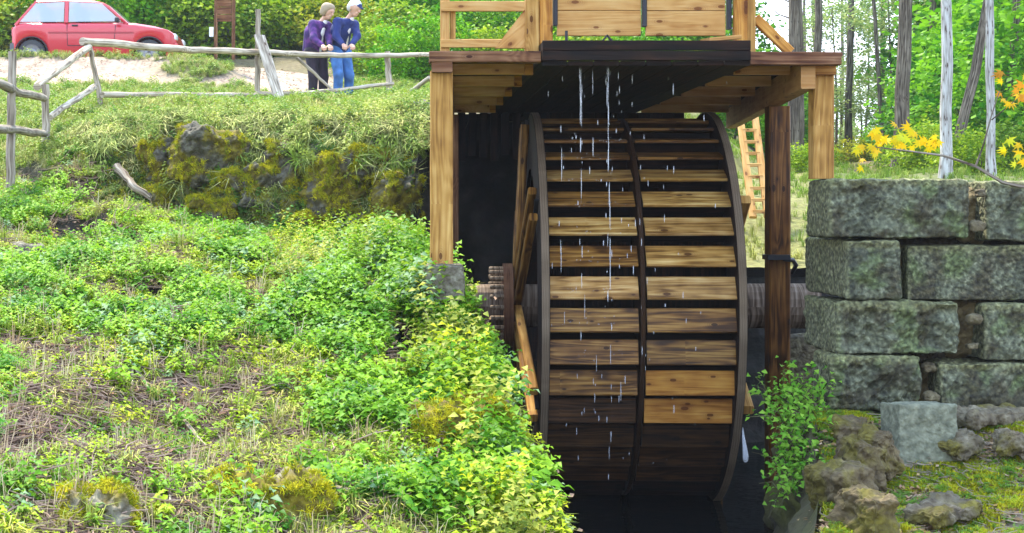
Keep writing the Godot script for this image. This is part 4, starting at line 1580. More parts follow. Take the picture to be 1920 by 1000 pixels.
func bank_things() -> void:
	var n := noise(501, 3.0, 4)
	# mossy stones and stumps: px, py, w, h, depth, mossiness, name, label
	var list := [
		[845, 825, 0.66, 0.34, 0.4, 0.8, "mossy_stone", "broad mossy brown stone above the lower edge of the pit"],
		[790, 772, 0.16, 0.13, 0.15, 0.2, "dead_stump", "small splintered grey stump on top of the mossy stone"],
		[500, 975, 0.66, 0.34, 0.4, 0.75, "mossy_stump", "round mossy stump beside the fallen grey log"],
		[170, 985, 0.36, 0.2, 0.3, 0.85, "mossy_stone", "low mossy stone among twigs at the lower edge of the bank"],
		[300, 985, 0.12, 0.12, 0.12, 0.1, "dead_stump", "small reddish brown stump among the twigs"],
		[62, 483, 0.30, 0.12, 0.3, 0.15, "flat_stone", "flat pale stone on the slope below the nearest fence posts"],
		[405, 300, 0.75, 0.62, 0.6, 0.7, "cliff_rock", "large dark mossy rock in the middle of the rock face"],
		[320, 310, 0.50, 0.6, 0.5, 0.75, "cliff_rock", "dark green rock under the hollow in the turf"],
		[430, 352, 0.42, 0.25, 0.4, 0.9, "cliff_rock", "yellow mossy cushion-shaped rock low in the rock face"],
		[590, 435, 0.5, 0.34, 0.4, 0.95, "cliff_rock", "bright yellow mossy rock at the foot of the rock face"],
		[640, 365, 0.6, 0.7, 0.5, 0.75, "cliff_rock", "grey green rock below the hanging grass near the platform"],
		[742, 400, 0.42, 0.8, 0.5, 0.75, "cliff_rock", "tall brown rock corner beside the dark hollow under the platform"],
		[500, 370, 0.55, 0.5, 0.4, 0.6, "cliff_rock", "grey crumbling rock in the centre of the rock face"],
		[310, 390, 0.5, 0.3, 0.4, 0.9, "cliff_rock", "mossy rock behind the leaning branch"],
		[545, 310, 0.5, 0.4, 0.4, 0.6, "cliff_rock", "dark rock with dry grass hanging over it"],
		[690, 325, 0.5, 0.4, 0.4, 0.6, "cliff_rock", "shaded grey rock below the end of the fence"],
		[400, 415, 0.5, 0.34, 0.4, 0.8, "cliff_rock", "low brown rock between the leaning branch and the lime green plant"],
		[680, 445, 0.5, 0.34, 0.4, 0.8, "cliff_rock", "low olive rock beside the dark hollow at the foot of the face"],
		[820, 225, 0.35, 0.3, 0.4, 0.3, "flat_stone", "pale stone at the top of the bank beside the platform post"],
	]
	for q in list:
		var p := on_bank(q[0], q[1])
		var g := geo()
		var brown: bool = q[6] == "dead_stump"
		var tone := 0.55 if q[6] == "cliff_rock" else 1.0
		g.col = Color(0.8, 0.62, 0.5) if brown else Color(tone, tone, tone * 0.95)
		if q[6] == "flat_stone":
			g.col = Color(1.4, 1.35, 1.25)
		g.stone(p + Vector3(0, 0.02, -0.05), Vector3(q[2], q[3], q[4]), n, 0.11 * minf(1.0, q[2] / 0.4), 0.08, 34, Basis.from_euler(Vector3(rng.randf_range(-0.2, 0.2), rng.randf() * 0.8, rng.randf_range(-0.2, 0.2))))
		var nn := (g.mesh().surface_get_arrays(0)[Mesh.ARRAY_NORMAL]) as PackedVector3Array
		for k in g.v.size():
			var w := n_c.get_noise_3dv(g.v[k]) + 0.3 * n_b.get_noise_3dv(g.v[k] * 2.0)
			g.c[k] = g.c[k].lerp(Color(0.85, 0.74, 0.03), sm(0.35 - q[5] * 0.8, 0.6 - q[5] * 0.8, w))
			if w > 0.5 - q[5] * 0.8 and nn[k].y > -0.3 and rng.randf() < 0.16:
				moss_at.append([g.v[k], nn[k]])
		single(q[6], g, M.rock, q[7], "stump" if brown or q[6] == "mossy_stump" else "rock")
	# logs and branches
	var logs := [
		[[[500, 925], [570, 940], [655, 952]], 0.035, 0.02, "fallen_log", "fallen grey log with peeling bark beside the round mossy stump", "log"],
		[[[226, 335], [262, 372], [302, 398]], 0.05, 0.035, "fallen_branch", "thick bare branch leaning at the end of the rock face", "branch"],
		[[[252, 655], [244, 700], [238, 745]], 0.012, 0.008, "fallen_twig", "upright forked dead stem among the low plants", "branch"],
		[[[256, 690], [280, 730], [305, 765]], 0.012, 0.006, "fallen_twig", "thin dead stem sloping away from the forked stem", "branch"],
		[[[0, 845], [20, 880], [25, 905]], 0.012, 0.008, "fallen_twig", "crooked twig at the edge of the slope by the bare soil", "branch"],
		[[[100, 520], [160, 570], [190, 590]], 0.012, 0.008, "fallen_twig", "long straight dead stem lying across the ferny plants", "branch"],
		[[[20, 565], [60, 605], [105, 610]], 0.014, 0.008, "fallen_twig", "pale bent stick below the flat stone", "branch"],
		[[[0, 585], [28, 610], [25, 640]], 0.014, 0.01, "fallen_twig", "curved pale twig hanging down the slope below the bent stick", "branch"],
		[[[135, 845], [180, 825], [215, 820]], 0.014, 0.01, "fallen_twig", "bleached twig lying beside the bare dark soil", "branch"],
		[[[350, 800], [395, 855]], 0.014, 0.01, "fallen_twig", "straight greyish stick pointing down to the mossy stump", "branch"],
		[[[95, 905], [140, 880], [150, 935], [178, 960]], 0.012, 0.006, "fallen_twig", "tangled brown twig above the low mossy stone", "branch"],
		[[[360, 865], [330, 905], [325, 965]], 0.010, 0.006, "fallen_twig", "thin arched twig standing over the reddish stump", "branch"],
	]
	for q in logs:
		var pts := []
		for e in q[0]:
			pts.append(on_bank(e[0], e[1]) + Vector3(0, 0.04 + q[1], 0.06))
		var o := thing(q[3], q[4], q[5], pts[0])
		pole("wood", pts, q[1], q[2], M.grey, o, 1.0 if q[1] > 0.02 else 1.15)
	# a leafy shrub hanging over the far edge of the pit, below the wall
	var o := thing("leafy_shrub", "bright green leafy shrub hanging over the pit edge below the block wall", "shrub", P(1500, 770, 11.3))
	var g := geo()
	var fo := geo()
	var r := RandomNumberGenerator.new()
	r.seed = 515
	for k in 96:
		var f := r.randf()
		var a := P(lerpf(1470, 1540, r.randf()), lerpf(735, 935, f), lerpf(11.3, 10.5, f))
		var b := a + Vector3(r.randf_range(-0.30, 0.12), r.randf_range(-0.14, 0.2), r.randf_range(0.0, 0.3))
		if k < 16:
			a = P(lerpf(1440, 1540, r.randf()), 770, 11.4)
			b = a + Vector3(r.randf_range(-0.2, 0.15), r.randf_range(0.1, 0.36), r.randf_range(-0.1, 0.2))
		g.col = Color(0.7, 0.8, 0.5)
		g.tube([a, a.lerp(b, 0.5) + Vector3(0, 0.06, 0), b], [0.006, 0.004, 0.002], 5)
		for j in 13:
			var e := a.lerp(b, (j + 0.5) / 13.0) + Vector3(0, 0.05, 0) + Vector3(r.randfn(), r.randfn(), r.randfn()) * 0.03
			var s := r.randf()
			fo.col = Color(0.06, 0.22, 0.012).lerp(Color(0.26, 0.46, 0.05), s + r.randf() * 0.1)
			fo.leaf(e, Vector3(r.randfn(), r.randfn() * 0.4 - 0.1, r.randfn() + 0.5).normalized(), (Vector3.UP + Vector3(r.randfn(), 0, r.randfn() + 0.8) * 0.5).normalized(), r.randf_range(0.035, 0.07), r.randf_range(0.024, 0.042))
	part("stem", g, M.bark, o)
	part("foliage", fo, M.leaf, o)
	# a bright young plant on the rock face
	var base := on_bank(492, 432) + Vector3(0, 0.05, 0.1)
	o = thing("broadleaf_plant", "small bright lime green plant with broad leaves at the foot of the rock face", "plant", base)
	g = geo()
	g.tube([Vector3.ZERO, Vector3(0.02, 0.12, 0.03), Vector3(0.0, 0.22, 0.05)], [0.008, 0.006, 0.004], 6)
	part("stem", g.mesh(), M.bark, o)
	for k in 13:
		g = geo()
		g.col = Color(0.26, 0.44, 0.02) * r.randf_range(0.85, 1.15)
		var th := k * 2.4
		var d := Vector3(cos(th), 0.15 + 0.03 * k, sin(th)).normalized()
		g.leaf(Vector3(0.01, 0.05 + 0.013 * k, 0.03), d, Vector3.UP, r.randf_range(0.1, 0.16), 0.055)
		part("leaf", g.mesh(), M.leaf, o)


# ---------------------------------------------------------------- ground cover
func pick(r: RandomNumberGenerator) -> Array:
	var f := r.randf() * bank_sum[-1]
	var lo := bank_sum.bsearch(f)
	lo = mini(lo, bank_sum.size() - 1)
	var j := lo / BU
	var k := lo % BU
	var a := r.randf()
	var b := r.randf()
	var p: Vector3 = bank_p[j][k].lerp(bank_p[j][k + 1], a).lerp(bank_p[j + 1][k].lerp(bank_p[j + 1][k + 1], a), b)
	return [p, bank_n[j][k], 6.0 * (k + a) / BU, (bank_rows.size() - 1.0) * (j + b) / BV]


func place(p: Vector3, n: Vector3, upright: float, s: float, r: RandomNumberGenerator) -> Transform3D:
	var up := n.lerp(Vector3.UP, upright).normalized()
	var x := up.cross(Vector3(cos(r.randf() * TAU), 0.1, sin(r.randf() * TAU))).normalized()
	var b := Basis(x, up, x.cross(up))
	return Transform3D(b.rotated(up, r.randf() * TAU).scaled(Vector3.ONE * s) if false else Basis(b.x * s, b.y * s, b.z * s), p)


func herb_mesh(s: int, stems: int, leaf: float, tall: float, spread: float) -> ArrayMesh:
	var g := Geo.new(s)
	var r := RandomNumberGenerator.new()
	r.seed = s
	for k in stems:
		var a := r.randf() * TAU
		var top := Vector3(cos(a) * spread * r.randf_range(0.3, 1.0), tall * r.randf_range(0.5, 1.0), sin(a) * spread * r.randf_range(0.3, 1.0))
		var n := 6
		for j in n:
			var f := lerpf(0.35, 1.0, j / (n - 1.0))
			var p := top * f
			var b := a + (j % 2 - 0.5) * 2.6 + r.randfn() * 0.4
			var t := r.randf_range(0.72, 1.15)
			g.col = Color(t, t, t)
			g.leaf(p, Vector3(cos(b), r.randf_range(-0.1, 0.5), sin(b)).normalized(), (Vector3.UP + Vector3(r.randfn(), 0, r.randfn()) * 0.35).normalized(), leaf * r.randf_range(0.7, 1.25), leaf * r.randf_range(0.5, 0.75))
	return g.mesh()


func tuft_mesh(s: int, blades: int, tall: float, spread: float, w: float, droop: float) -> ArrayMesh:
	var g := Geo.new(s)
	var r := RandomNumberGenerator.new()
	r.seed = s
	for k in blades:
		var a := r.randf() * TAU
		var d := Vector3(cos(a), 0, sin(a))
		var side := Vector3(-d.z, 0, d.x) * w
		var h := tall * r.randf_range(0.5, 1.1)
		var out := spread * r.randf_range(0.3, 1.1)
		var o := Vector3(r.randfn(), 0, r.randfn()) * 0.02
		var t := r.randf_range(0.7, 1.2)
		g.col = Color(t, t, t)
		var p1 := o + d * out * 0.35 + Vector3.UP * h * 0.7
		var p2 := o + d * out + Vector3.UP * h * (1.0 - droop)
		var m := g.vert(o - side)
		g.vert(o + side)
		g.vert(p1 - side * 0.8)
		g.vert(p1 + side * 0.8)
		g.vert(p2)
		g.quad(m, m + 2, m + 3, m + 1)
		g.tri(m + 2, m + 4, m + 3)
	return g.mesh()


func twig_mesh(s: int) -> ArrayMesh:
	var g := Geo.new(s)
	var r := RandomNumberGenerator.new()
	r.seed = s
	for k in 3:
		var p := Vector3(r.randfn() * 0.06, 0.012, r.randfn() * 0.06)
		var a := r.randf() * TAU
		var pts := [p]
		for j in 3:
			a += r.randfn() * 0.7
			p += Vector3(cos(a), r.randf_range(-0.08, 0.22), sin(a)) * 0.08
			pts.append(p)
		var t := r.randf_range(0.7, 1.2)
		g.col = Color(t, t, t)
		g.tube(pts, [0.005, 0.0045, 0.004, 0.002], 4)
	return g.mesh()


func litter_mesh(s: int) -> ArrayMesh:
	var g := Geo.new(s)
	var r := RandomNumberGenerator.new()
	r.seed = s
	for k in 7:
		var a := r.randf() * TAU
		var t := r.randf_range(0.6, 1.25)
		g.col = Color(t, t * r.randf_range(0.85, 1.0), t * r.randf_range(0.8, 1.0))
		g.leaf(Vector3(r.randfn() * 0.07, 0.012 + r.randf() * 0.02, r.randfn() * 0.07), Vector3(cos(a), r.randf_range(-0.2, 0.3), sin(a)).normalized(), (Vector3.UP + Vector3(r.randfn(), 0, r.randfn()) * 0.5).normalized(), r.randf_range(0.04, 0.07), r.randf_range(0.02, 0.035), -0.1)
	return g.mesh()


func cover() -> void:
	var r := RandomNumberGenerator.new()
	r.seed = 606
	var herbs := [herb_mesh(1, 6, 0.043, 0.13, 0.09), herb_mesh(2, 6, 0.033, 0.09, 0.10), herb_mesh(3, 7, 0.056, 0.19, 0.12), herb_mesh(4, 9, 0.024, 0.06, 0.08), herb_mesh(12, 9, 0.05, 0.29, 0.14)]
	var tufts := [tuft_mesh(5, 16, 0.17, 0.12, 0.0035, 0.25), tuft_mesh(6, 20, 0.13, 0.16, 0.003, 0.5), tuft_mesh(7, 26, 0.05, 0.05, 0.003, 0.2), tuft_mesh(13, 7, 0.30, 0.14, 0.0028, 0.15)]
	var twigs := [twig_mesh(8), twig_mesh(9)]
	var litter := litter_mesh(10)
	var hx := [[], [], [], [], []]
	var hc := [[], [], [], [], []]
	var tx := [[], [], [], []]
	var tc := [[], [], [], []]
	var wx := [[], []]
	var wc := [[], []]
	var lx := []
	var lc := []
	var patch := noise(601, 0.9, 3)
	var patch2 := noise(602, 2.2, 3)
	var patch3 := noise(603, 0.7, 2)
	for i in 84000:
		var q := pick(r)
		var p: Vector3 = q[0]
		var s := scr(p)
		if s.x < -60 or s.x > 1070 or s.y > 1090:
			continue
		var v: float = q[3]
		var f := face_amount(q[2], v)
		var w := patch.get_noise_3dv(p)
		var w2 := patch2.get_noise_3dv(p)
		var road := path_amount(p, v)
		# lushness over the slope: richest beside the pit and below the rock face
		var edge := sm(250, 60, pit_edge(s.y) - s.x)
		var lush := clampf(0.44 + 0.50 * edge + 0.20 * sm(760, 500, s.y) * sm(200, 520, s.x) - 0.66 * sm(540, 800, s.y) * sm(800, 220, s.x) + w * 1.0 + w2 * 0.35, 0.05, 1)
		var bare := sm(520, 780, s.y) * sm(740, 220, s.x)
		if v > 8.0:
			lush = 0.30 + w * 0.6
		var roll := r.randf()
		if hollow(p) > 0.05 and roll < 0.9:
			continue
		if f > 0.3:
			# the rock face: some moss tufts and hanging grass
			if roll < 0.34:
				var k := 2
				tx[k].append(place(p, q[1], 0.1, r.randf_range(0.8, 1.6), r))
				tc[k].append(Color(0.58, 0.50, 0.012).lerp(Color(0.08, 0.16, 0.02), r.randf()))
			elif roll < 0.52 and w2 > -0.15:
				tx[1].append(place(p, q[1], 0.4, r.randf_range(0.7, 1.4), r))
				tc[1].append(Color(0.14, 0.20, 0.04).lerp(Color(0.28, 0.25, 0.10), r.randf()))
			elif roll < 0.66:
				var k := r.randi() % 4
				hx[k].append(place(p, q[1], 0.4, r.randf_range(0.5, 0.9), r))
				hc[k].append(Color(0.06, 0.15, 0.02).lerp(Color(0.14, 0.24, 0.03), r.randf()))
			continue
		if road > 0.4:
			if roll < 0.05:
				lx.append(place(p, q[1], 0.2, r.randf_range(0.5, 1.0), r))
				lc.append(Color(0.30, 0.24, 0.15))
			continue
		if v > 8.0:
			if roll < 0.62:
				var k := r.randi() % 2
				tx[k].append(place(p, q[1], 0.7, r.randf_range(0.7, 1.3) * (1.0 if v < 9.6 else 0.8), r))
				tc[k].append(Color(0.24, 0.36, 0.035).lerp(Color(0.62, 0.56, 0.24), clampf(r.randf() * 0.9 + w * 0.5, 0, 1)))
			elif roll < 0.62 + lush * 0.6:
				var k := r.randi() % 4
				hx[k].append(place(p, q[1], 0.6, r.randf_range(0.7, 1.2), r))
				hc[k].append(Color(0.10, 0.24, 0.015).lerp(Color(0.28, 0.36, 0.05), r.randf()))
			continue
		if r.randf() < 0.02:
			tx[3].append(place(p, q[1], 0.5, r.randf_range(0.5, 1.1), r))
			tc[3].append(Color(0.58, 0.50, 0.30).lerp(Color(0.40, 0.28, 0.18), r.randf()))
		if roll < lush * 0.9:
			# kinds grow in patches of their own
			var sort := patch3.get_noise_3dv(p) + r.randfn() * 0.22
			var k: int = 1
			var c := Color(0.13, 0.28, 0.010).lerp(Color(0.50, 0.56, 0.02), clampf(0.5 + w2 + r.randfn() * 0.25, 0, 1))
			if sort > 0.22:
				k = 2 if s.x > 420 or r.randf() < 0.3 else 0
				c = Color(0.06, 0.22, 0.014).lerp(Color(0.28, 0.50, 0.025), clampf(0.5 + w2 + r.randfn() * 0.25, 0, 1))
			elif sort > 0.0:
				k = 0
				c = Color(0.09, 0.25, 0.010).lerp(Color(0.38, 0.52, 0.02), clampf(0.5 + w2 + r.randfn() * 0.25, 0, 1))
			elif sort < -0.28:
				k = 3
				c = Color(0.16, 0.24, 0.03).lerp(Color(0.48, 0.50, 0.08), r.randf())
			if edge > 0.25 and pit_edge(s.y) - s.x > 34 + 30 * sm(700, 1000, s.y) and r.randf() < 0.13 * edge:
				k = 4
			elif v > 4.0 and s.x > 520 and r.randf() < 0.035:
				k = 4
			if r.randf() < 0.06:
				c = c.lerp(Color(0.26, 0.40, 0.22), 0.8)
			hx[k].append(place(p, q[1], 0.55, r.randf_range(0.65, 1.25) * (1.0 + 0.25 * edge), r))
			hc[k].append(c)
		elif roll < lush * 0.9 + 0.10 * (1.0 - 0.7 * bare):
			var k := r.randi() % 2
			tx[k].append(place(p, q[1], 0.6, r.randf_range(0.6, 1.2), r))
			tc[k].append(Color(0.18, 0.32, 0.02).lerp(Color(0.46, 0.42, 0.13), r.randf()))
		elif roll < lush * 0.9 + 0.10 + 0.20 + 0.16 * bare:
			if pit_edge(s.y) - s.x < 60:
				continue
			var k := r.randi() % 2
			wx[k].append(place(p + Vector3(0, 0.015, 0), q[1], 0.2, r.randf_range(0.4, 1.3), r))
			wc[k].append(Color(0.50, 0.36, 0.27).lerp(Color(0.15, 0.095, 0.075), r.randf()))
		elif roll < lush * 0.9 + 0.80:
			lx.append(place(p, q[1], 0.2, r.randf_range(0.6, 1.3), r))
			lc.append(Color(0.34, 0.22, 0.14).lerp(Color(0.10, 0.065, 0.05), r.randf()))
		elif w2 > 0.0 and bare < 0.5:
			tx[2].append(place(p, q[1], 0.2, r.randf_range(0.7, 1.3), r))
			tc[2].append(Color(0.22, 0.21, 0.012))
	# turf hanging over the top of the rock face
	for i in 5200:
		var u := r.randf_range(1.7, 5.97)
		var v := 8.45 - absf(r.randfn()) * 0.34
		var j := int(v / (bank_rows.size() - 1.0) * BV)
		var k := int(u / 6.0 * BU)
		var p: Vector3 = bank_p[j][k] + Vector3(r.randfn(), 0, r.randfn()) * 0.06
		if patch2.get_noise_3dv(p) < 0.02 and v < 8.1:
			continue
		if r.randf() < 0.3:
			var h: int = [0, 1, 2, 4][r.randi() % 4]
			hx[h].append(place(p, bank_n[j][k], 0.3, r.randf_range(0.6, 1.2), r))
			hc[h].append(Color(0.10, 0.22, 0.02).lerp(Color(0.40, 0.44, 0.08), r.randf()))
			continue
		tx[1].append(place(p, bank_n[j][k], 0.3, r.randf_range(1.0, 2.0), r))
		tc[1].append(Color(0.20, 0.32, 0.04).lerp(Color(0.50, 0.46, 0.20), r.randf()))
	# the ledge on the far side of the pit
	for i in 9000:
		var j := r.randi() % 84
		var k := r.randi() % 64
		var p: Vector3 = near_p[j][k].lerp(near_p[j + 1][k + 1], r.randf())
		var s := scr(p)
		if s.x > 1980 or s.y > 1080 or -p.z > 11.35:
			continue
		var up := Vector3(0, 1, 0.2)
		var w := patch2.get_noise_3dv(p * 0.8)
		var roll := r.randf()
		if roll < 0.50 and w > -0.2:
			tx[2].append(place(p, up, 0.6, r.randf_range(0.7, 1.3), r))
			tc[2].append(Color(0.46, 0.42, 0.012).lerp(Color(0.26, 0.36, 0.02), r.randf()))
		elif roll < 0.56:
			lx.append(place(p, up, 0.4, r.randf_range(0.5, 1.0), r))
			lc.append(Color(0.42, 0.30, 0.20).lerp(Color(0.30, 0.20, 0.05), r.randf()))
		elif roll < 0.68 and k > 6:
			wx[0].append(place(p, up, 0.4, r.randf_range(0.5, 1.0), r))
			wc[0].append(Color(0.36, 0.29, 0.22))
		elif roll < 0.78:
			hx[3].append(place(p, up, 0.5, r.randf_range(0.5, 1.0), r))
			hc[3].append(Color(0.14, 0.28, 0.03))
	for q in moss_at:
		tx[2].append(place(q[0], q[1], 0.2, r.randf_range(0.45, 0.9), r))
		tc[2].append(Color(0.60, 0.52, 0.014).lerp(Color(0.20, 0.25, 0.015), r.randf()))
	# grass on the ground beyond the pit, seen between the posts
	for i in 2600:
		var x := r.randf_range(3.9, 12.0)
		var d := r.randf_range(17.5, 34)
		var p := Vector3(x, floor_height(x, d), -d)
		var k := r.randi() % 2
		tx[k].append(place(p, Vector3.UP, 1.0, r.randf_range(0.7, 1.3), r))
		tc[k].append((Color(0.14, 0.28, 0.02) if x > 4.9 else Color(0.26, 0.30, 0.05)).lerp(Color(0.42, 0.40, 0.12), r.randf() * (0.5 if x > 4.9 else 1.0)))
	var say := ["low leafy green plants covering the bank", "spreading small green plants on the bank", "taller broad leaved green plants beside the pit", "tiny round leaved plants between twigs", "tall leafy weeds massed along the edge of the pit"]
	for k in 5:
		scatter("ground_cover", herbs[k], M.leaf, hx[k], hc[k], say[k])
	for k in 4:
		scatter("moss" if k == 2 else "grass", tufts[k], M.moss, tx[k], tc[k], ["upright grass tufts on the bank", "drooping pale grass on the bank and rock face", "yellow green moss on rock and soil", "dry straw coloured stalks standing among the plants"][k])
	for k in 2:
		scatter("twig_litter", twigs[k], M.dry, wx[k], wc[k], "dry brown twigs strewn over the slope")
	scatter("leaf_litter", litter, M.dry, lx, lc, "dead brown leaves lying on the slope")


func pit_edge(y: float) -> float:
	return table([[440, 768], [484, 792], [552, 866], [640, 918], [745, 948], [870, 990], [1000, 1040], [1300, 1120]], y)


# ---------------------------------------------------------------- the car
func car() -> void:
	# built facing +x, the foot of its tail at the origin, and set down beside the track
	var at := P(37, 115, 32.4)
	at.y = EYE + (400.0 - 115.5) / F * 32.4
	var o := thing("parked_car", "small red three-door hatchback parked beside the track", "car", at + Vector3(1.75, 0, 0))
	var k := 32.4 / F
	var red := plain(Color(0.52, 0.016, 0.03), 0.3)
	red.clearcoat_enabled = true
	red.clearcoat = 0.8
	red.clearcoat_roughness = 0.08
	var black := plain(Color(0.02, 0.02, 0.022), 0.6)
	var glass := plain(Color(0.62, 0.72, 0.76), 0.03)  # sky glare on the panes is put into this pale tint
	glass.transparency = BaseMaterial3D.TRANSPARENCY_ALPHA
	glass.albedo_color.a = 0.5
	var X := func(px: float) -> float: return (px - 37.0) * k - 1.75
	var Yy := func(py: float) -> float: return (115.5 - py) * k
	var wheels := [X.call(75), X.call(290)]
	# lower body: stations along the length
	var hood := [[38, 62], [44, 53], [60, 50], [240, 50], [262, 51], [300, 57], [325, 64], [336, 72], [340, 82], [341, 100]]
	var g := geo()
	var n := 90
	var half := 0.80
	var WH := 0.10
	var sections := []
	for j in n + 1:
		var px := lerpf(38, 341, j / float(n))
		var x: float = X.call(px)
		var top: float = Yy.call(table(hood, px))
		var bot := 0.04
		var nose := 1.0 - 0.16 * pow(sm(318, 341, px), 2) - 0.10 * pow(1.0 - sm(38, 50, px), 2)
		for wx in wheels:
			var e: float = absf(x - wx)
			if e < 0.335:
				bot = maxf(bot, WH + sqrt(0.335 * 0.335 - e * e))
		bot = minf(bot, top - 0.08)
		var w := half * nose
		var crease := clampf(0.60, bot + 0.02, top - 0.02)
		sections.append([Vector3(x, bot, w * 0.93), Vector3(x, lerpf(bot, crease, 0.4), w * 0.985), Vector3(x, crease, w), Vector3(x, lerpf(crease, top, 0.5), w * 0.985), Vector3(x, top - 0.03, w * 0.93), Vector3(x, top, w * 0.86), Vector3(x, top + 0.02, w * 0.4), Vector3(x, top + 0.025, 0)])
	for side in 2:
		var sg := 1.0 if side == 0 else -1.0
		var first := g.v.size()
		for sec in sections:
			for p in sec:
				g.vert(p * Vector3(1, 1, sg))
		for j in n:
			for m in 7:
				var a := first + j * 8 + m
				if side == 0:
					g.quad(a, a + 1, a + 9, a + 8)
				else:
					g.quad(a, a + 8, a + 9, a + 1)
	# closed tail and nose
	for e in [0, n]:
		var sec: Array = sections[e]
		var first := g.v.size()
		for p in sec:
			g.vert(p)
		for p in sec:
			g.vert(p * Vector3(1, 1, -1))
		for m in 7:
			if e == 0:
				g.quad(first + m, first + m + 8, first + m + 9, first + m + 1)
			else:
				g.quad(first + m, first + m + 1, first + m + 9, first + m + 8)
	var body := part("body", g.mesh(), red, o)
	# pillars and roof
	var line := [[44, 53], [58, 28], [72, 11], [80, 7.5], [130, 5], [190, 8], [206, 12], [228, 32], [250, 51]]
	g = geo()
	var roof := []
	for j in 41:
		var px := lerpf(44, 250, j / 40.0)
		var h: float = Yy.call(table(line, px))
		roof.append(Vector3(X.call(px), h, 0))
	for j in range(7, 33):
		for side in 2:
			var sg := 1.0 if side == 0 else -1.0
			var a: Vector3 = roof[j]
			var b: Vector3 = roof[j + 1]
			var wa := lerpf(0.74, 0.56, clampf((a.y - 0.7) / 0.6, 0, 1))
			var wb := lerpf(0.74, 0.56, clampf((b.y - 0.7) / 0.6, 0, 1))
			var m := g.vert(a + Vector3(0, 0.02, 0))
			g.vert(b + Vector3(0, 0.02, 0))
			g.vert(b + Vector3(0, -0.01, wb * sg))
			g.vert(a + Vector3(0, -0.01, wa * sg))
			g.vert(b + Vector3(0, -0.06, wb * sg + 0.02 * sg))
			g.vert(a + Vector3(0, -0.06, wa * sg + 0.02 * sg))
			if side == 0:
				g.quad(m, m + 1, m + 2, m + 3)
			else:
				g.quad(m, m + 3, m + 2, m + 1)
			if side == 0:
				g.quad(m + 3, m + 2, m + 4, m + 5)
			else:
				g.quad(m + 3, m + 5, m + 4, m + 2)
	part("roof", g.mesh(), red, o)
	for sg in [1.0, -1.0]:
		for e in [[0, 7], [33, 40]]:
			g = geo()
			var a: Vector3 = roof[e[0]]
			var b: Vector3 = roof[e[1]]
			g.beam(a + Vector3(0, -0.03, sg * lerpf(0.74, 0.56, clampf((a.y - 0.7) / 0.6, 0, 1))), b + Vector3(0, -0.03, sg * lerpf(0.74, 0.56, clampf((b.y - 0.7) / 0.6, 0, 1))), 0.08, 0.06, Vector3.UP, 0.015)
			part("pillar", g.mesh(), red, o)
	for q in [[[136, 8], [138, 51]]]:
		for sg in [1.0, -1.0]:
			g = geo()
			g.beam(Vector3(X.call(136), Yy.call(9), 0.565 * sg), Vector3(X.call(138), Yy.call(51), 0.75 * sg), 0.085, 0.03, Vector3(0, 0, 1), 0.004)
			part("pillar", g.mesh(), red, o)
	# panes
	var panes := [[[52, 49], [76, 14], [132, 11], [133, 49]], [[142, 49], [141, 11], [201, 14], [238, 48]]]
	for sg in [1.0, -1.0]:
		for q in panes:
			g = geo()
			for e in q:
				var y: float = Yy.call(e[1])
				g.vert(Vector3(X.call(e[0]), y, sg * lerpf(0.755, 0.585, clampf((y - 0.7) / 0.6, 0, 1))))
			g.quad(0, 1, 2, 3)
			part("window", g.mesh(), glass, o)
	for q in [[46, 52, 70, 13], [210, 14, 249, 51]]:
		g = geo()
		var a := Vector3(X.call(q[0]), Yy.call(q[1]) + 0.012, 0)
		var b := Vector3(X.call(q[2]), Yy.call(q[3]) + 0.012, 0)
		var wa := lerpf(0.66, 0.5, clampf((a.y - 0.7) / 0.6, 0, 1))
		var wb := lerpf(0.66, 0.5, clampf((b.y - 0.7) / 0.6, 0, 1))
		g.face(a + Vector3(0, 0, wa), b + Vector3(0, 0, wb), b - Vector3(0, 0, wb), a - Vector3(0, 0, wa))
		part("windscreen" if q[0] > 100 else "rear_window", g.mesh(), glass, o)
	# cabin: floor tray and seats
	for q in [[160, 0.35], [160, -0.35], [95, 0.0]]:
		g = geo()
		g.beam(Vector3(X.call(q[0]), 0.62, q[1]), Vector3(X.call(q[0] - 9), 1.16, q[1]), 0.46 if q[1] != 0.0 else 1.1, 0.12, Vector3(1, 0, 0), 0.04)
		part("seat", g.mesh(), black, o)
	# bumpers, rubbing strips, lamps, handles, mirrors
	for q in [[38, 0.22], [339, 0.22]]:
		g = geo()
		g.beam(Vector3(X.call(q[0]), q[1], -0.74), Vector3(X.call(q[0]), q[1], 0.74), 0.09, 0.2, Vector3.UP, 0.03)
		part("bumper", g.mesh(), red if q[0] > 100 else plain(Color(0.10, 0.10, 0.11), 0.6), o)
	for sg in [1.0, -1.0]:
		g = geo()
		g.beam(Vector3(X.call(106), 0.535, 0.803 * sg), Vector3(X.call(262), 0.535, 0.803 * sg), 0.02, 0.035, Vector3.UP, 0.006)
		part("rubbing_strip", g.mesh(), plain(Color(0.35, 0.03, 0.04), 0.5), o)
		g = geo()
		g.beam(Vector3(X.call(149), 0.685, 0.795 * sg), Vector3(X.call(160), 0.685, 0.795 * sg), 0.03, 0.035, Vector3.UP, 0.008)
		part("handle", g.mesh(), black, o)
		g = geo()
		g.stone(Vector3(X.call(233), Yy.call(47), 0.86 * sg), Vector3(0.09, 0.12, 0.16), n_a, 0.0, 0.04, 6)
		part("mirror", g.mesh(), black, o)
		g = geo()
		g.stone(Vector3(X.call(335), Yy.call(76), 0.56 * sg), Vector3(0.1, 0.14, 0.3), n_a, 0.0, 0.04, 6)
		part("headlight", g.mesh(), plain(Color(0.75, 0.78, 0.8), 0.1), o)
		g = geo()
		g.stone(Vector3(X.call(39), Yy.call(67), 0.6 * sg), Vector3(0.06, 0.2, 0.22), n_a, 0.0, 0.03, 6)
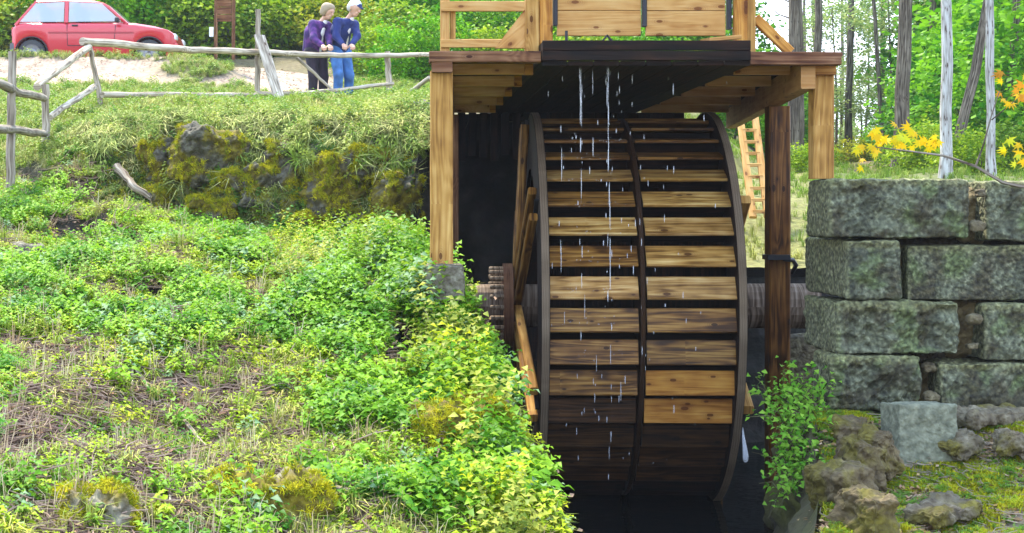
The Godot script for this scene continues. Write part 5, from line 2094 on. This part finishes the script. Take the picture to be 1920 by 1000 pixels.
		part("tail_light", g.mesh(), plain(Color(0.45, 0.02, 0.02), 0.2), o)
		# the gap round the door
		for e in [[140, 52, 141, 92], [229, 56, 226, 92], [141, 93, 226, 93]]:
			g = geo()
			var p0 := Vector3(X.call(e[0]), Yy.call(e[1]), 0.797 * sg)
			var p1 := Vector3(X.call(e[2]), Yy.call(e[3]), 0.790 * sg)
			g.beam(p0, p1, 0.012, 0.012, Vector3(0, 0, 1), 0.002)
			part("door_gap", g.mesh(), black, body)
		for wx in wheels:
			g = geo()
			# a wheel: lathe about x, then turned across the car
			g.lathe(Vector3.ZERO, [Vector2(-0.085, 0.18), Vector2(-0.085, 0.26), Vector2(-0.06, 0.29), Vector2(0.06, 0.29), Vector2(0.085, 0.26), Vector2(0.085, 0.19)], 28)
			var wheel := part("wheel", g.mesh(), plain(Color(0.05, 0.05, 0.055), 0.8), o)
			wheel.position = Vector3(wx, WH, 0.70 * sg)
			wheel.rotation.y = -PI / 2 * sg
			g = geo()
			g.lathe(Vector3.ZERO, [Vector2(0.05, 0.0), Vector2(0.075, 0.05), Vector2(0.06, 0.10), Vector2(0.075, 0.17), Vector2(0.088, 0.19), Vector2(0.05, 0.195)], 28)
			part("rim", g.mesh(), plain(Color(0.22, 0.22, 0.24), 0.45, 0.4), wheel)
			g = geo()
			for a in 11:
				var t0 := PI * a / 11.0
				var t1 := PI * (a + 1) / 11.0
				g.beam(Vector3(wx + cos(t0) * 0.345, WH + sin(t0) * 0.345, 0.79 * sg), Vector3(wx + cos(t1) * 0.345, WH + sin(t1) * 0.345, 0.79 * sg), 0.02, 0.05, Vector3(0, 0, 1), 0.004)
			part("arch", g.mesh(), black, o)
	# dark underside
	g = geo()
	g.beam(Vector3(X.call(45), 0.10, 0), Vector3(X.call(332), 0.10, 0), 1.1, 0.16, Vector3.UP, 0.03)
	part("underbody", g.mesh(), black, o)


func board() -> void:
	var o := thing("notice_board", "tall wooden notice board with a reddish panel between two posts beside the track", "notice board", P(418, 112, 31.0))
	for q in [[404, 112], [437, 112]]:
		var g := geo()
		g.beam(P(q[0], q[1], 31.0), P(q[0] + 1, -22, 31.0), 0.07, 0.07, Vector3(0, 0, 1), 0.01)
		part("post", g, M.beam, o)
	for k in 4:
		var g := geo()
		g.col = Color(1.25, 0.95, 0.9)
		var y := 34.0 - k * 14.0
		g.beam(P(407, y, 30.98), P(434, y, 30.98), 0.03, 0.145, Vector3.UP, 0.004)
		part("panel_board", g, M.beam, o)
	var g := geo()
	g.beam(P(392, 60, 31.0), P(400, 60, 31.0), 0.02, 0.2, Vector3.UP, 0.004)
	part("white_plate", g, plain(Color(0.75, 0.76, 0.78), 0.6), o)


# ---------------------------------------------------------------- people
# bones are [from, to, radius at from, radius at to]; the field's smooth union is meshed as surface nets
func nets(g: Geo, bones: Array, k: float, cell: float, colour: Callable) -> void:
	var lo := Vector3.ONE * 1e9
	var hi := -lo
	for b in bones:
		var m: float = maxf(b[2], b[3])
		lo = lo.min(b[0] - Vector3.ONE * m).min(b[1] - Vector3.ONE * m)
		hi = hi.max(b[0] + Vector3.ONE * m).max(b[1] + Vector3.ONE * m)
	lo -= Vector3.ONE * cell * 2.5
	hi += Vector3.ONE * cell * 2.5
	var n := Vector3i(((hi - lo) / cell).ceil()) + Vector3i.ONE
	var f := PackedFloat32Array()
	f.resize(n.x * n.y * n.z)
	f.fill(9.0)
	for b in bones:
		var a: Vector3 = b[0]
		var ab: Vector3 = b[1] - a
		var len2 := maxf(ab.length_squared(), 1e-9)
		var m: float = maxf(b[2], b[3]) + k + cell * 2.0
		var l := Vector3i(((a.min(b[1]) - Vector3.ONE * m - lo) / cell).floor()).clamp(Vector3i.ZERO, n - Vector3i.ONE)
		var h := Vector3i(((a.max(b[1]) + Vector3.ONE * m - lo) / cell).ceil()).clamp(Vector3i.ZERO, n - Vector3i.ONE)
		for z in range(l.z, h.z + 1):
			for y in range(l.y, h.y + 1):
				var row := (z * n.y + y) * n.x
				for x in range(l.x, h.x + 1):
					var p := lo + Vector3(x, y, z) * cell
					var t := clampf((p - a).dot(ab) / len2, 0.0, 1.0)
					var d: float = p.distance_to(a + ab * t) - lerpf(b[2], b[3], t)
					var was := f[row + x]
					var e := maxf(k - absf(was - d), 0.0) / k
					f[row + x] = minf(was, d) - e * e * k * 0.25
	var at := {}
	var step := [1, n.x, n.x * n.y]
	for z in n.z - 1:
		for y in n.y - 1:
			for x in n.x - 1:
				var c := (z * n.y + y) * n.x + x
				var s := Vector3.ZERO
				var cnt := 0
				for e in 12:
					var ax := e / 4
					var u := (ax + 1) % 3
					var w := (ax + 2) % 3
					var o := Vector3i.ZERO
					o[u] = e & 1
					o[w] = (e >> 1) & 1
					var i0: int = c + o.x + o.y * step[1] + o.z * step[2]
					var i1: int = i0 + step[ax]
					var f0 := f[i0]
					var f1 := f[i1]
					if (f0 < 0) != (f1 < 0):
						var q := Vector3(o)
						q[ax] += f0 / (f0 - f1)
						s += q
						cnt += 1
				if cnt:
					var p := lo + (Vector3(x, y, z) + s / cnt) * cell
					g.col = colour.call(p)
					at[c] = g.vert(p, Vector2(p.x, p.y))
	for z in range(1, n.z - 1):
		for y in range(1, n.y - 1):
			for x in range(1, n.x - 1):
				var c := (z * n.y + y) * n.x + x
				for ax in 3:
					var f0 := f[c]
					var f1 := f[c + step[ax]]
					if (f0 < 0) != (f1 < 0):
						var u: int = step[(ax + 1) % 3]
						var w: int = step[(ax + 2) % 3]
						if not (at.has(c) and at.has(c - u) and at.has(c - w) and at.has(c - u - w)):
							continue
						if f0 < 0:
							g.quad(at[c - u - w], at[c - w], at[c], at[c - u])
						else:
							g.quad(at[c - u - w], at[c - u], at[c], at[c - w])


func clothes(lin: Color) -> StandardMaterial3D:
	var m := plain(lin, 0.9)
	m.vertex_color_use_as_albedo = true
	m.rim_enabled = true
	m.rim = 0.2
	return m


# a hand closed over the rail: palm, four fingers and a thumb, fingers pointing along -y from the wrist at the origin
func hand(g: Geo, wrist: Vector3, out: Vector3, across: Vector3, colour: Callable) -> void:
	var down := Vector3.DOWN
	var knuckle := wrist + out * 0.085
	var bones := [[wrist, knuckle + across * 0.018, 0.027, 0.020], [wrist, knuckle - across * 0.024, 0.027, 0.018]]
	for k in 4:
		var s := across * (0.034 - 0.022 * k)
		var l: float = [0.036, 0.042, 0.040, 0.032][k]
		var a := knuckle + s
		var b := a + (out * 0.8 + down * 0.5).normalized() * l
		var c := b + (down * 0.95 - out * 0.1).normalized() * l * 0.75
		var e := c + (down * 0.6 - out * 0.7).normalized() * l * 0.55
		bones.append([a, b, 0.0105, 0.0095])
		bones.append([b, c, 0.0095, 0.009])
		bones.append([c, e, 0.009, 0.0075])
	var t0 := wrist + out * 0.02 + across * 0.026
	var t1 := t0 + (out * 0.5 + across * 0.7 + down * 0.4).normalized() * 0.04
	bones.append([t0, t1, 0.014, 0.011])
	bones.append([t1, t1 + (out * 0.6 + down * 0.8).normalized() * 0.03, 0.011, 0.009])
	nets(g, bones, 0.009, 0.007, colour)


func head(g: Geo, c: Vector3, fwd: Vector3, up: Vector3, s: float, colour: Callable) -> void:
	var side := fwd.cross(up).normalized()
	var q := func(f: float, u: float, r: float) -> Vector3: return c + fwd * f * s + up * u * s + side * r * s
	var bones := [
		[q.call(-0.025, 0.035, 0), q.call(0.015, 0.03, 0), 0.088 * s, 0.082 * s],
		[q.call(0.02, -0.02, 0), q.call(0.035, -0.07, 0), 0.068 * s, 0.045 * s],
		[q.call(0.05, -0.09, 0), q.call(0.058, -0.088, 0), 0.028 * s, 0.022 * s],
		[q.call(0.085, 0.02, 0), q.call(0.108, -0.018, 0), 0.010 * s, 0.017 * s],
		[q.call(0.075, 0.035, -0.03), q.call(0.075, 0.035, 0.03), 0.018 * s, 0.018 * s],
		[q.call(0.078, -0.052, -0.02), q.call(0.078, -0.052, 0.02), 0.014 * s, 0.014 * s],
		[q.call(-0.012, 0.015, 0.082), q.call(-0.018, -0.025, 0.078), 0.016 * s, 0.012 * s],
		[q.call(-0.012, 0.015, -0.082), q.call(-0.018, -0.025, -0.078), 0.016 * s, 0.012 * s],
	]
	nets(g, bones, 0.022, 0.0085, colour)


func figure(o: Node3D, j: Dictionary, look: Dictionary) -> void:
	var skin := func(_p: Vector3) -> Color: return Color(1, 1, 1)
	var m_skin := plain(Color(0.58, 0.33, 0.23), 0.55)
	m_skin.subsurf_scatter_enabled = true
	m_skin.subsurf_scatter_strength = 0.1
	var g := geo()
	var body := [
		[j.pelvis, j.chest, 0.125, 0.13], [j.chest, j.neck, 0.13, 0.06], [j.neck, j.head, 0.052, 0.05],
		[j.s1, j.e1, 0.05, 0.038], [j.e1, j.w1, 0.037, 0.027], [j.s2, j.e2, 0.05, 0.038], [j.e2, j.w2, 0.037, 0.027], [j.s1, j.s2, 0.055, 0.055],
		[j.h1, j.k1, 0.08, 0.052], [j.k1, j.a1, 0.05, 0.034], [j.h2, j.k2, 0.08, 0.052], [j.k2, j.a2, 0.05, 0.034], [j.h1, j.h2, 0.09, 0.09],
		[j.a1, j.t1, 0.034, 0.03], [j.a2, j.t2, 0.034, 0.03],
	]
	nets(g, body, 0.03, 0.022, skin)
	head(g, j.head, j.fwd, j.up, look.head, skin)
	var across: Vector3 = (j.s1 - j.s2).normalized()
	hand(g, j.w1, Vector3(0.25, -0.25, 0.93).normalized(), -Vector3(1, 0, -0.25).normalized(), skin)
	hand(g, j.w2, Vector3(0.25, -0.25, 0.93).normalized(), Vector3(1, 0, -0.25).normalized(), skin)
	var b := part("body", g.mesh(), m_skin, o)
	# jacket
	g = geo()
	var extra: float = look.loose
	var jacket := [
		[j.pelvis + Vector3(0, 0.02, 0), j.chest, 0.150 + extra, 0.155 + extra], [j.chest, j.neck - Vector3(0, 0.05, 0), 0.15 + extra, 0.085],
		[j.s1, j.e1, 0.074, 0.062], [j.e1, j.w1.lerp(j.e1, 0.12), 0.062, 0.047], [j.s2, j.e2, 0.074, 0.062], [j.e2, j.w2.lerp(j.e2, 0.12), 0.062, 0.047], [j.s1, j.s2, 0.08, 0.08],
	]
	var pat: FastNoiseLite = noise(look.seed, 7.0, 3)
	nets(g, jacket, 0.035, 0.02, func(p: Vector3) -> Color:
		var w: float = pat.get_noise_3dv(p) * look.mottle
		return Color(1.0 / look.second.r, 1.0 / look.second.g, 1.0 / look.second.b).lerp(Color.WHITE, clampf(w + 0.1, 0, 1)))
	part("jacket", g.mesh(), clothes(look.jacket * look.second), o)
	# the shirt shows where the jacket is open
	g = geo()
	var mid: Vector3 = j.fwd_body
	nets(g, [[j.pelvis + mid * (0.105 + extra) + Vector3(0, 0.0, 0), j.chest + mid * (0.115 + extra), 0.055, 0.055], [j.chest + mid * (0.115 + extra), j.neck + mid * 0.05, 0.055, 0.045]], 0.02, 0.018, skin)
	part("shirt", g.mesh(), clothes(look.shirt), o)
	# trousers
	g = geo()
	nets(g, [
		[j.h1, j.k1, 0.112, 0.083], [j.k1, j.a1, 0.083, 0.073], [j.h2, j.k2, 0.112, 0.083], [j.k2, j.a2, 0.083, 0.073], [j.h1, j.h2, 0.12, 0.12], [j.pelvis, j.pelvis + Vector3(0, 0.06, 0), 0.145, 0.14],
	], 0.03, 0.02, func(p: Vector3) -> Color: return Color(1, 1, 1) * (0.72 + 0.5 * pat.get_noise_3dv(p * 0.8)))
	part("trousers", g.mesh(), clothes(look.trousers), o)
	# shoes
	for q in [[j.a1, j.t1], [j.a2, j.t2]]:
		g = geo()
		nets(g, [[q[0] + Vector3(0, -0.02, 0), q[1], 0.05, 0.042]], 0.02, 0.015, skin)
		part("shoe", g.mesh(), plain(Color(0.04, 0.035, 0.03), 0.6), o)
	# hair and cap
	var H := func(f: float, u: float, r: float) -> Vector3: return j.head + j.fwd * f + j.up * u + (j.fwd as Vector3).cross(j.up).normalized() * r
	g = geo()
	if look.cap:
		nets(g, [[H.call(-0.06, 0.02, 0.04), H.call(-0.06, 0.02, -0.04), 0.062, 0.062], [H.call(-0.07, -0.02, 0.03), H.call(-0.07, -0.02, -0.03), 0.05, 0.05]], 0.03, 0.012, skin)
		part("hair", g.mesh(), plain(Color(0.6, 0.58, 0.55), 0.8), b)
		g = geo()
		nets(g, [[H.call(-0.03, 0.065, 0.0), H.call(0.02, 0.075, 0.0), 0.085, 0.078], [H.call(-0.04, 0.05, 0.03), H.call(-0.04, 0.05, -0.03), 0.075, 0.075]], 0.02, 0.012, skin)
		var cap := part("cap", g.mesh(), plain(Color(0.72, 0.74, 0.78), 0.8), o)
		g = geo()
		nets(g, [[H.call(0.06, 0.062, 0.035), H.call(0.06, 0.062, -0.035), 0.03, 0.03], [H.call(0.09, 0.058, 0.03), H.call(0.145, 0.045, 0.0), 0.014, 0.010], [H.call(0.09, 0.058, -0.03), H.call(0.145, 0.045, 0.0), 0.014, 0.010], [H.call(0.085, 0.09, 0.02), H.call(0.085, 0.09, -0.02), 0.02, 0.02]], 0.025, 0.010, skin)
		part("peak", g.mesh(), plain(Color(0.02, 0.035, 0.14), 0.8), cap)
	else:
		nets(g, [[H.call(-0.035, 0.055, 0.02), H.call(-0.035, 0.055, -0.02), 0.098, 0.098], [H.call(0.02, 0.085, 0.03), H.call(0.02, 0.085, -0.03), 0.06, 0.06], [H.call(-0.06, -0.02, 0.045), H.call(-0.06, -0.02, -0.045), 0.06, 0.06], [H.call(-0.01, 0.02, 0.075), H.call(-0.03, -0.04, 0.07), 0.035, 0.025], [H.call(-0.01, 0.02, -0.075), H.call(-0.03, -0.04, -0.07), 0.035, 0.025]], 0.03, 0.012, skin)
		part("hair", g.mesh(), plain(Color(0.34, 0.26, 0.17), 0.8), b)
	# eyes
	for sg in [1.0, -1.0]:
		g = geo()
		g.ball(H.call(0.083, 0.012, 0.03 * sg), Vector3.ONE * 0.011, 8, 6)
		part("eye", g.mesh(), plain(Color(0.04, 0.03, 0.03), 0.2), b)


func people() -> void:
	var man := thing("person", "man in navy jacket, pale cap and blue jeans leaning on the fence rail", "person", P(645, 194, 26.0), "people leaning on the fence")
	figure(man, {
		pelvis = Vector3(-0.10, 0.92, -0.14), chest = Vector3(-0.05, 1.20, -0.01), neck = Vector3(0.09, 1.385, 0.11), head = Vector3(0.18, 1.54, 0.21),
		fwd = Vector3(0.80, -0.35, 0.50).normalized(), up = Vector3(0.33, 0.93, 0.12).normalized(), fwd_body = Vector3(0.74, 0.0, 0.67),
		s1 = Vector3(0.17, 1.31, -0.05), e1 = Vector3(0.22, 1.10, 0.13), w1 = Vector3(0.13, 0.925, 0.36),
		s2 = Vector3(-0.10, 1.32, 0.21), e2 = Vector3(-0.12, 1.08, 0.30), w2 = Vector3(0.0, 0.925, 0.42),
		h1 = Vector3(0.0, 0.88, -0.20), k1 = Vector3(0.08, 0.47, -0.08), a1 = Vector3(0.07, 0.08, -0.16), t1 = Vector3(0.20, 0.045, -0.06),
		h2 = Vector3(-0.15, 0.88, -0.05), k2 = Vector3(-0.09, 0.47, 0.08), a2 = Vector3(-0.11, 0.08, 0.0), t2 = Vector3(0.02, 0.045, 0.11),
	}, {head = 1.05, jacket = Color(0.012, 0.022, 0.12), second = Color(2.6, 2.2, 1.6), mottle = 1.2, shirt = Color(0.72, 0.66, 0.66), trousers = Color(0.08, 0.22, 0.56), cap = true, loose = 0.022, seed = 71})
	man.scale = Vector3.ONE * 1.05
	var woman := thing("person", "woman in purple jacket and dark trousers leaning on the fence rail", "person", P(600, 195, 26.05), "people leaning on the fence")
	figure(woman, {
		pelvis = Vector3(-0.12, 0.90, -0.12), chest = Vector3(-0.08, 1.17, -0.01), neck = Vector3(0.05, 1.35, 0.09), head = Vector3(0.14, 1.50, 0.18),
		fwd = Vector3(0.80, -0.30, 0.52).normalized(), up = Vector3(0.3, 0.94, 0.12).normalized(), fwd_body = Vector3(0.70, 0.0, 0.71),
		s1 = Vector3(0.12, 1.30, -0.07), e1 = Vector3(0.16, 1.06, 0.14), w1 = Vector3(0.17, 0.92, 0.38),
		s2 = Vector3(-0.11, 1.30, 0.15), e2 = Vector3(-0.09, 1.05, 0.30), w2 = Vector3(0.06, 0.92, 0.40),
		h1 = Vector3(0.0, 0.86, -0.16), k1 = Vector3(0.05, 0.46, -0.12), a1 = Vector3(0.03, 0.08, -0.2), t1 = Vector3(0.15, 0.045, -0.1),
		h2 = Vector3(-0.15, 0.86, -0.02), k2 = Vector3(-0.11, 0.46, 0.04), a2 = Vector3(-0.13, 0.08, -0.04), t2 = Vector3(-0.01, 0.045, 0.06),
	}, {head = 0.98, jacket = Color(0.038, 0.014, 0.10), second = Color(4.0, 3.0, 2.2), mottle = 2.0, shirt = Color(0.75, 0.72, 0.70), trousers = Color(0.035, 0.022, 0.04), cap = false, loose = 0.03, seed = 72})
	woman.scale = Vector3.ONE * 1.05
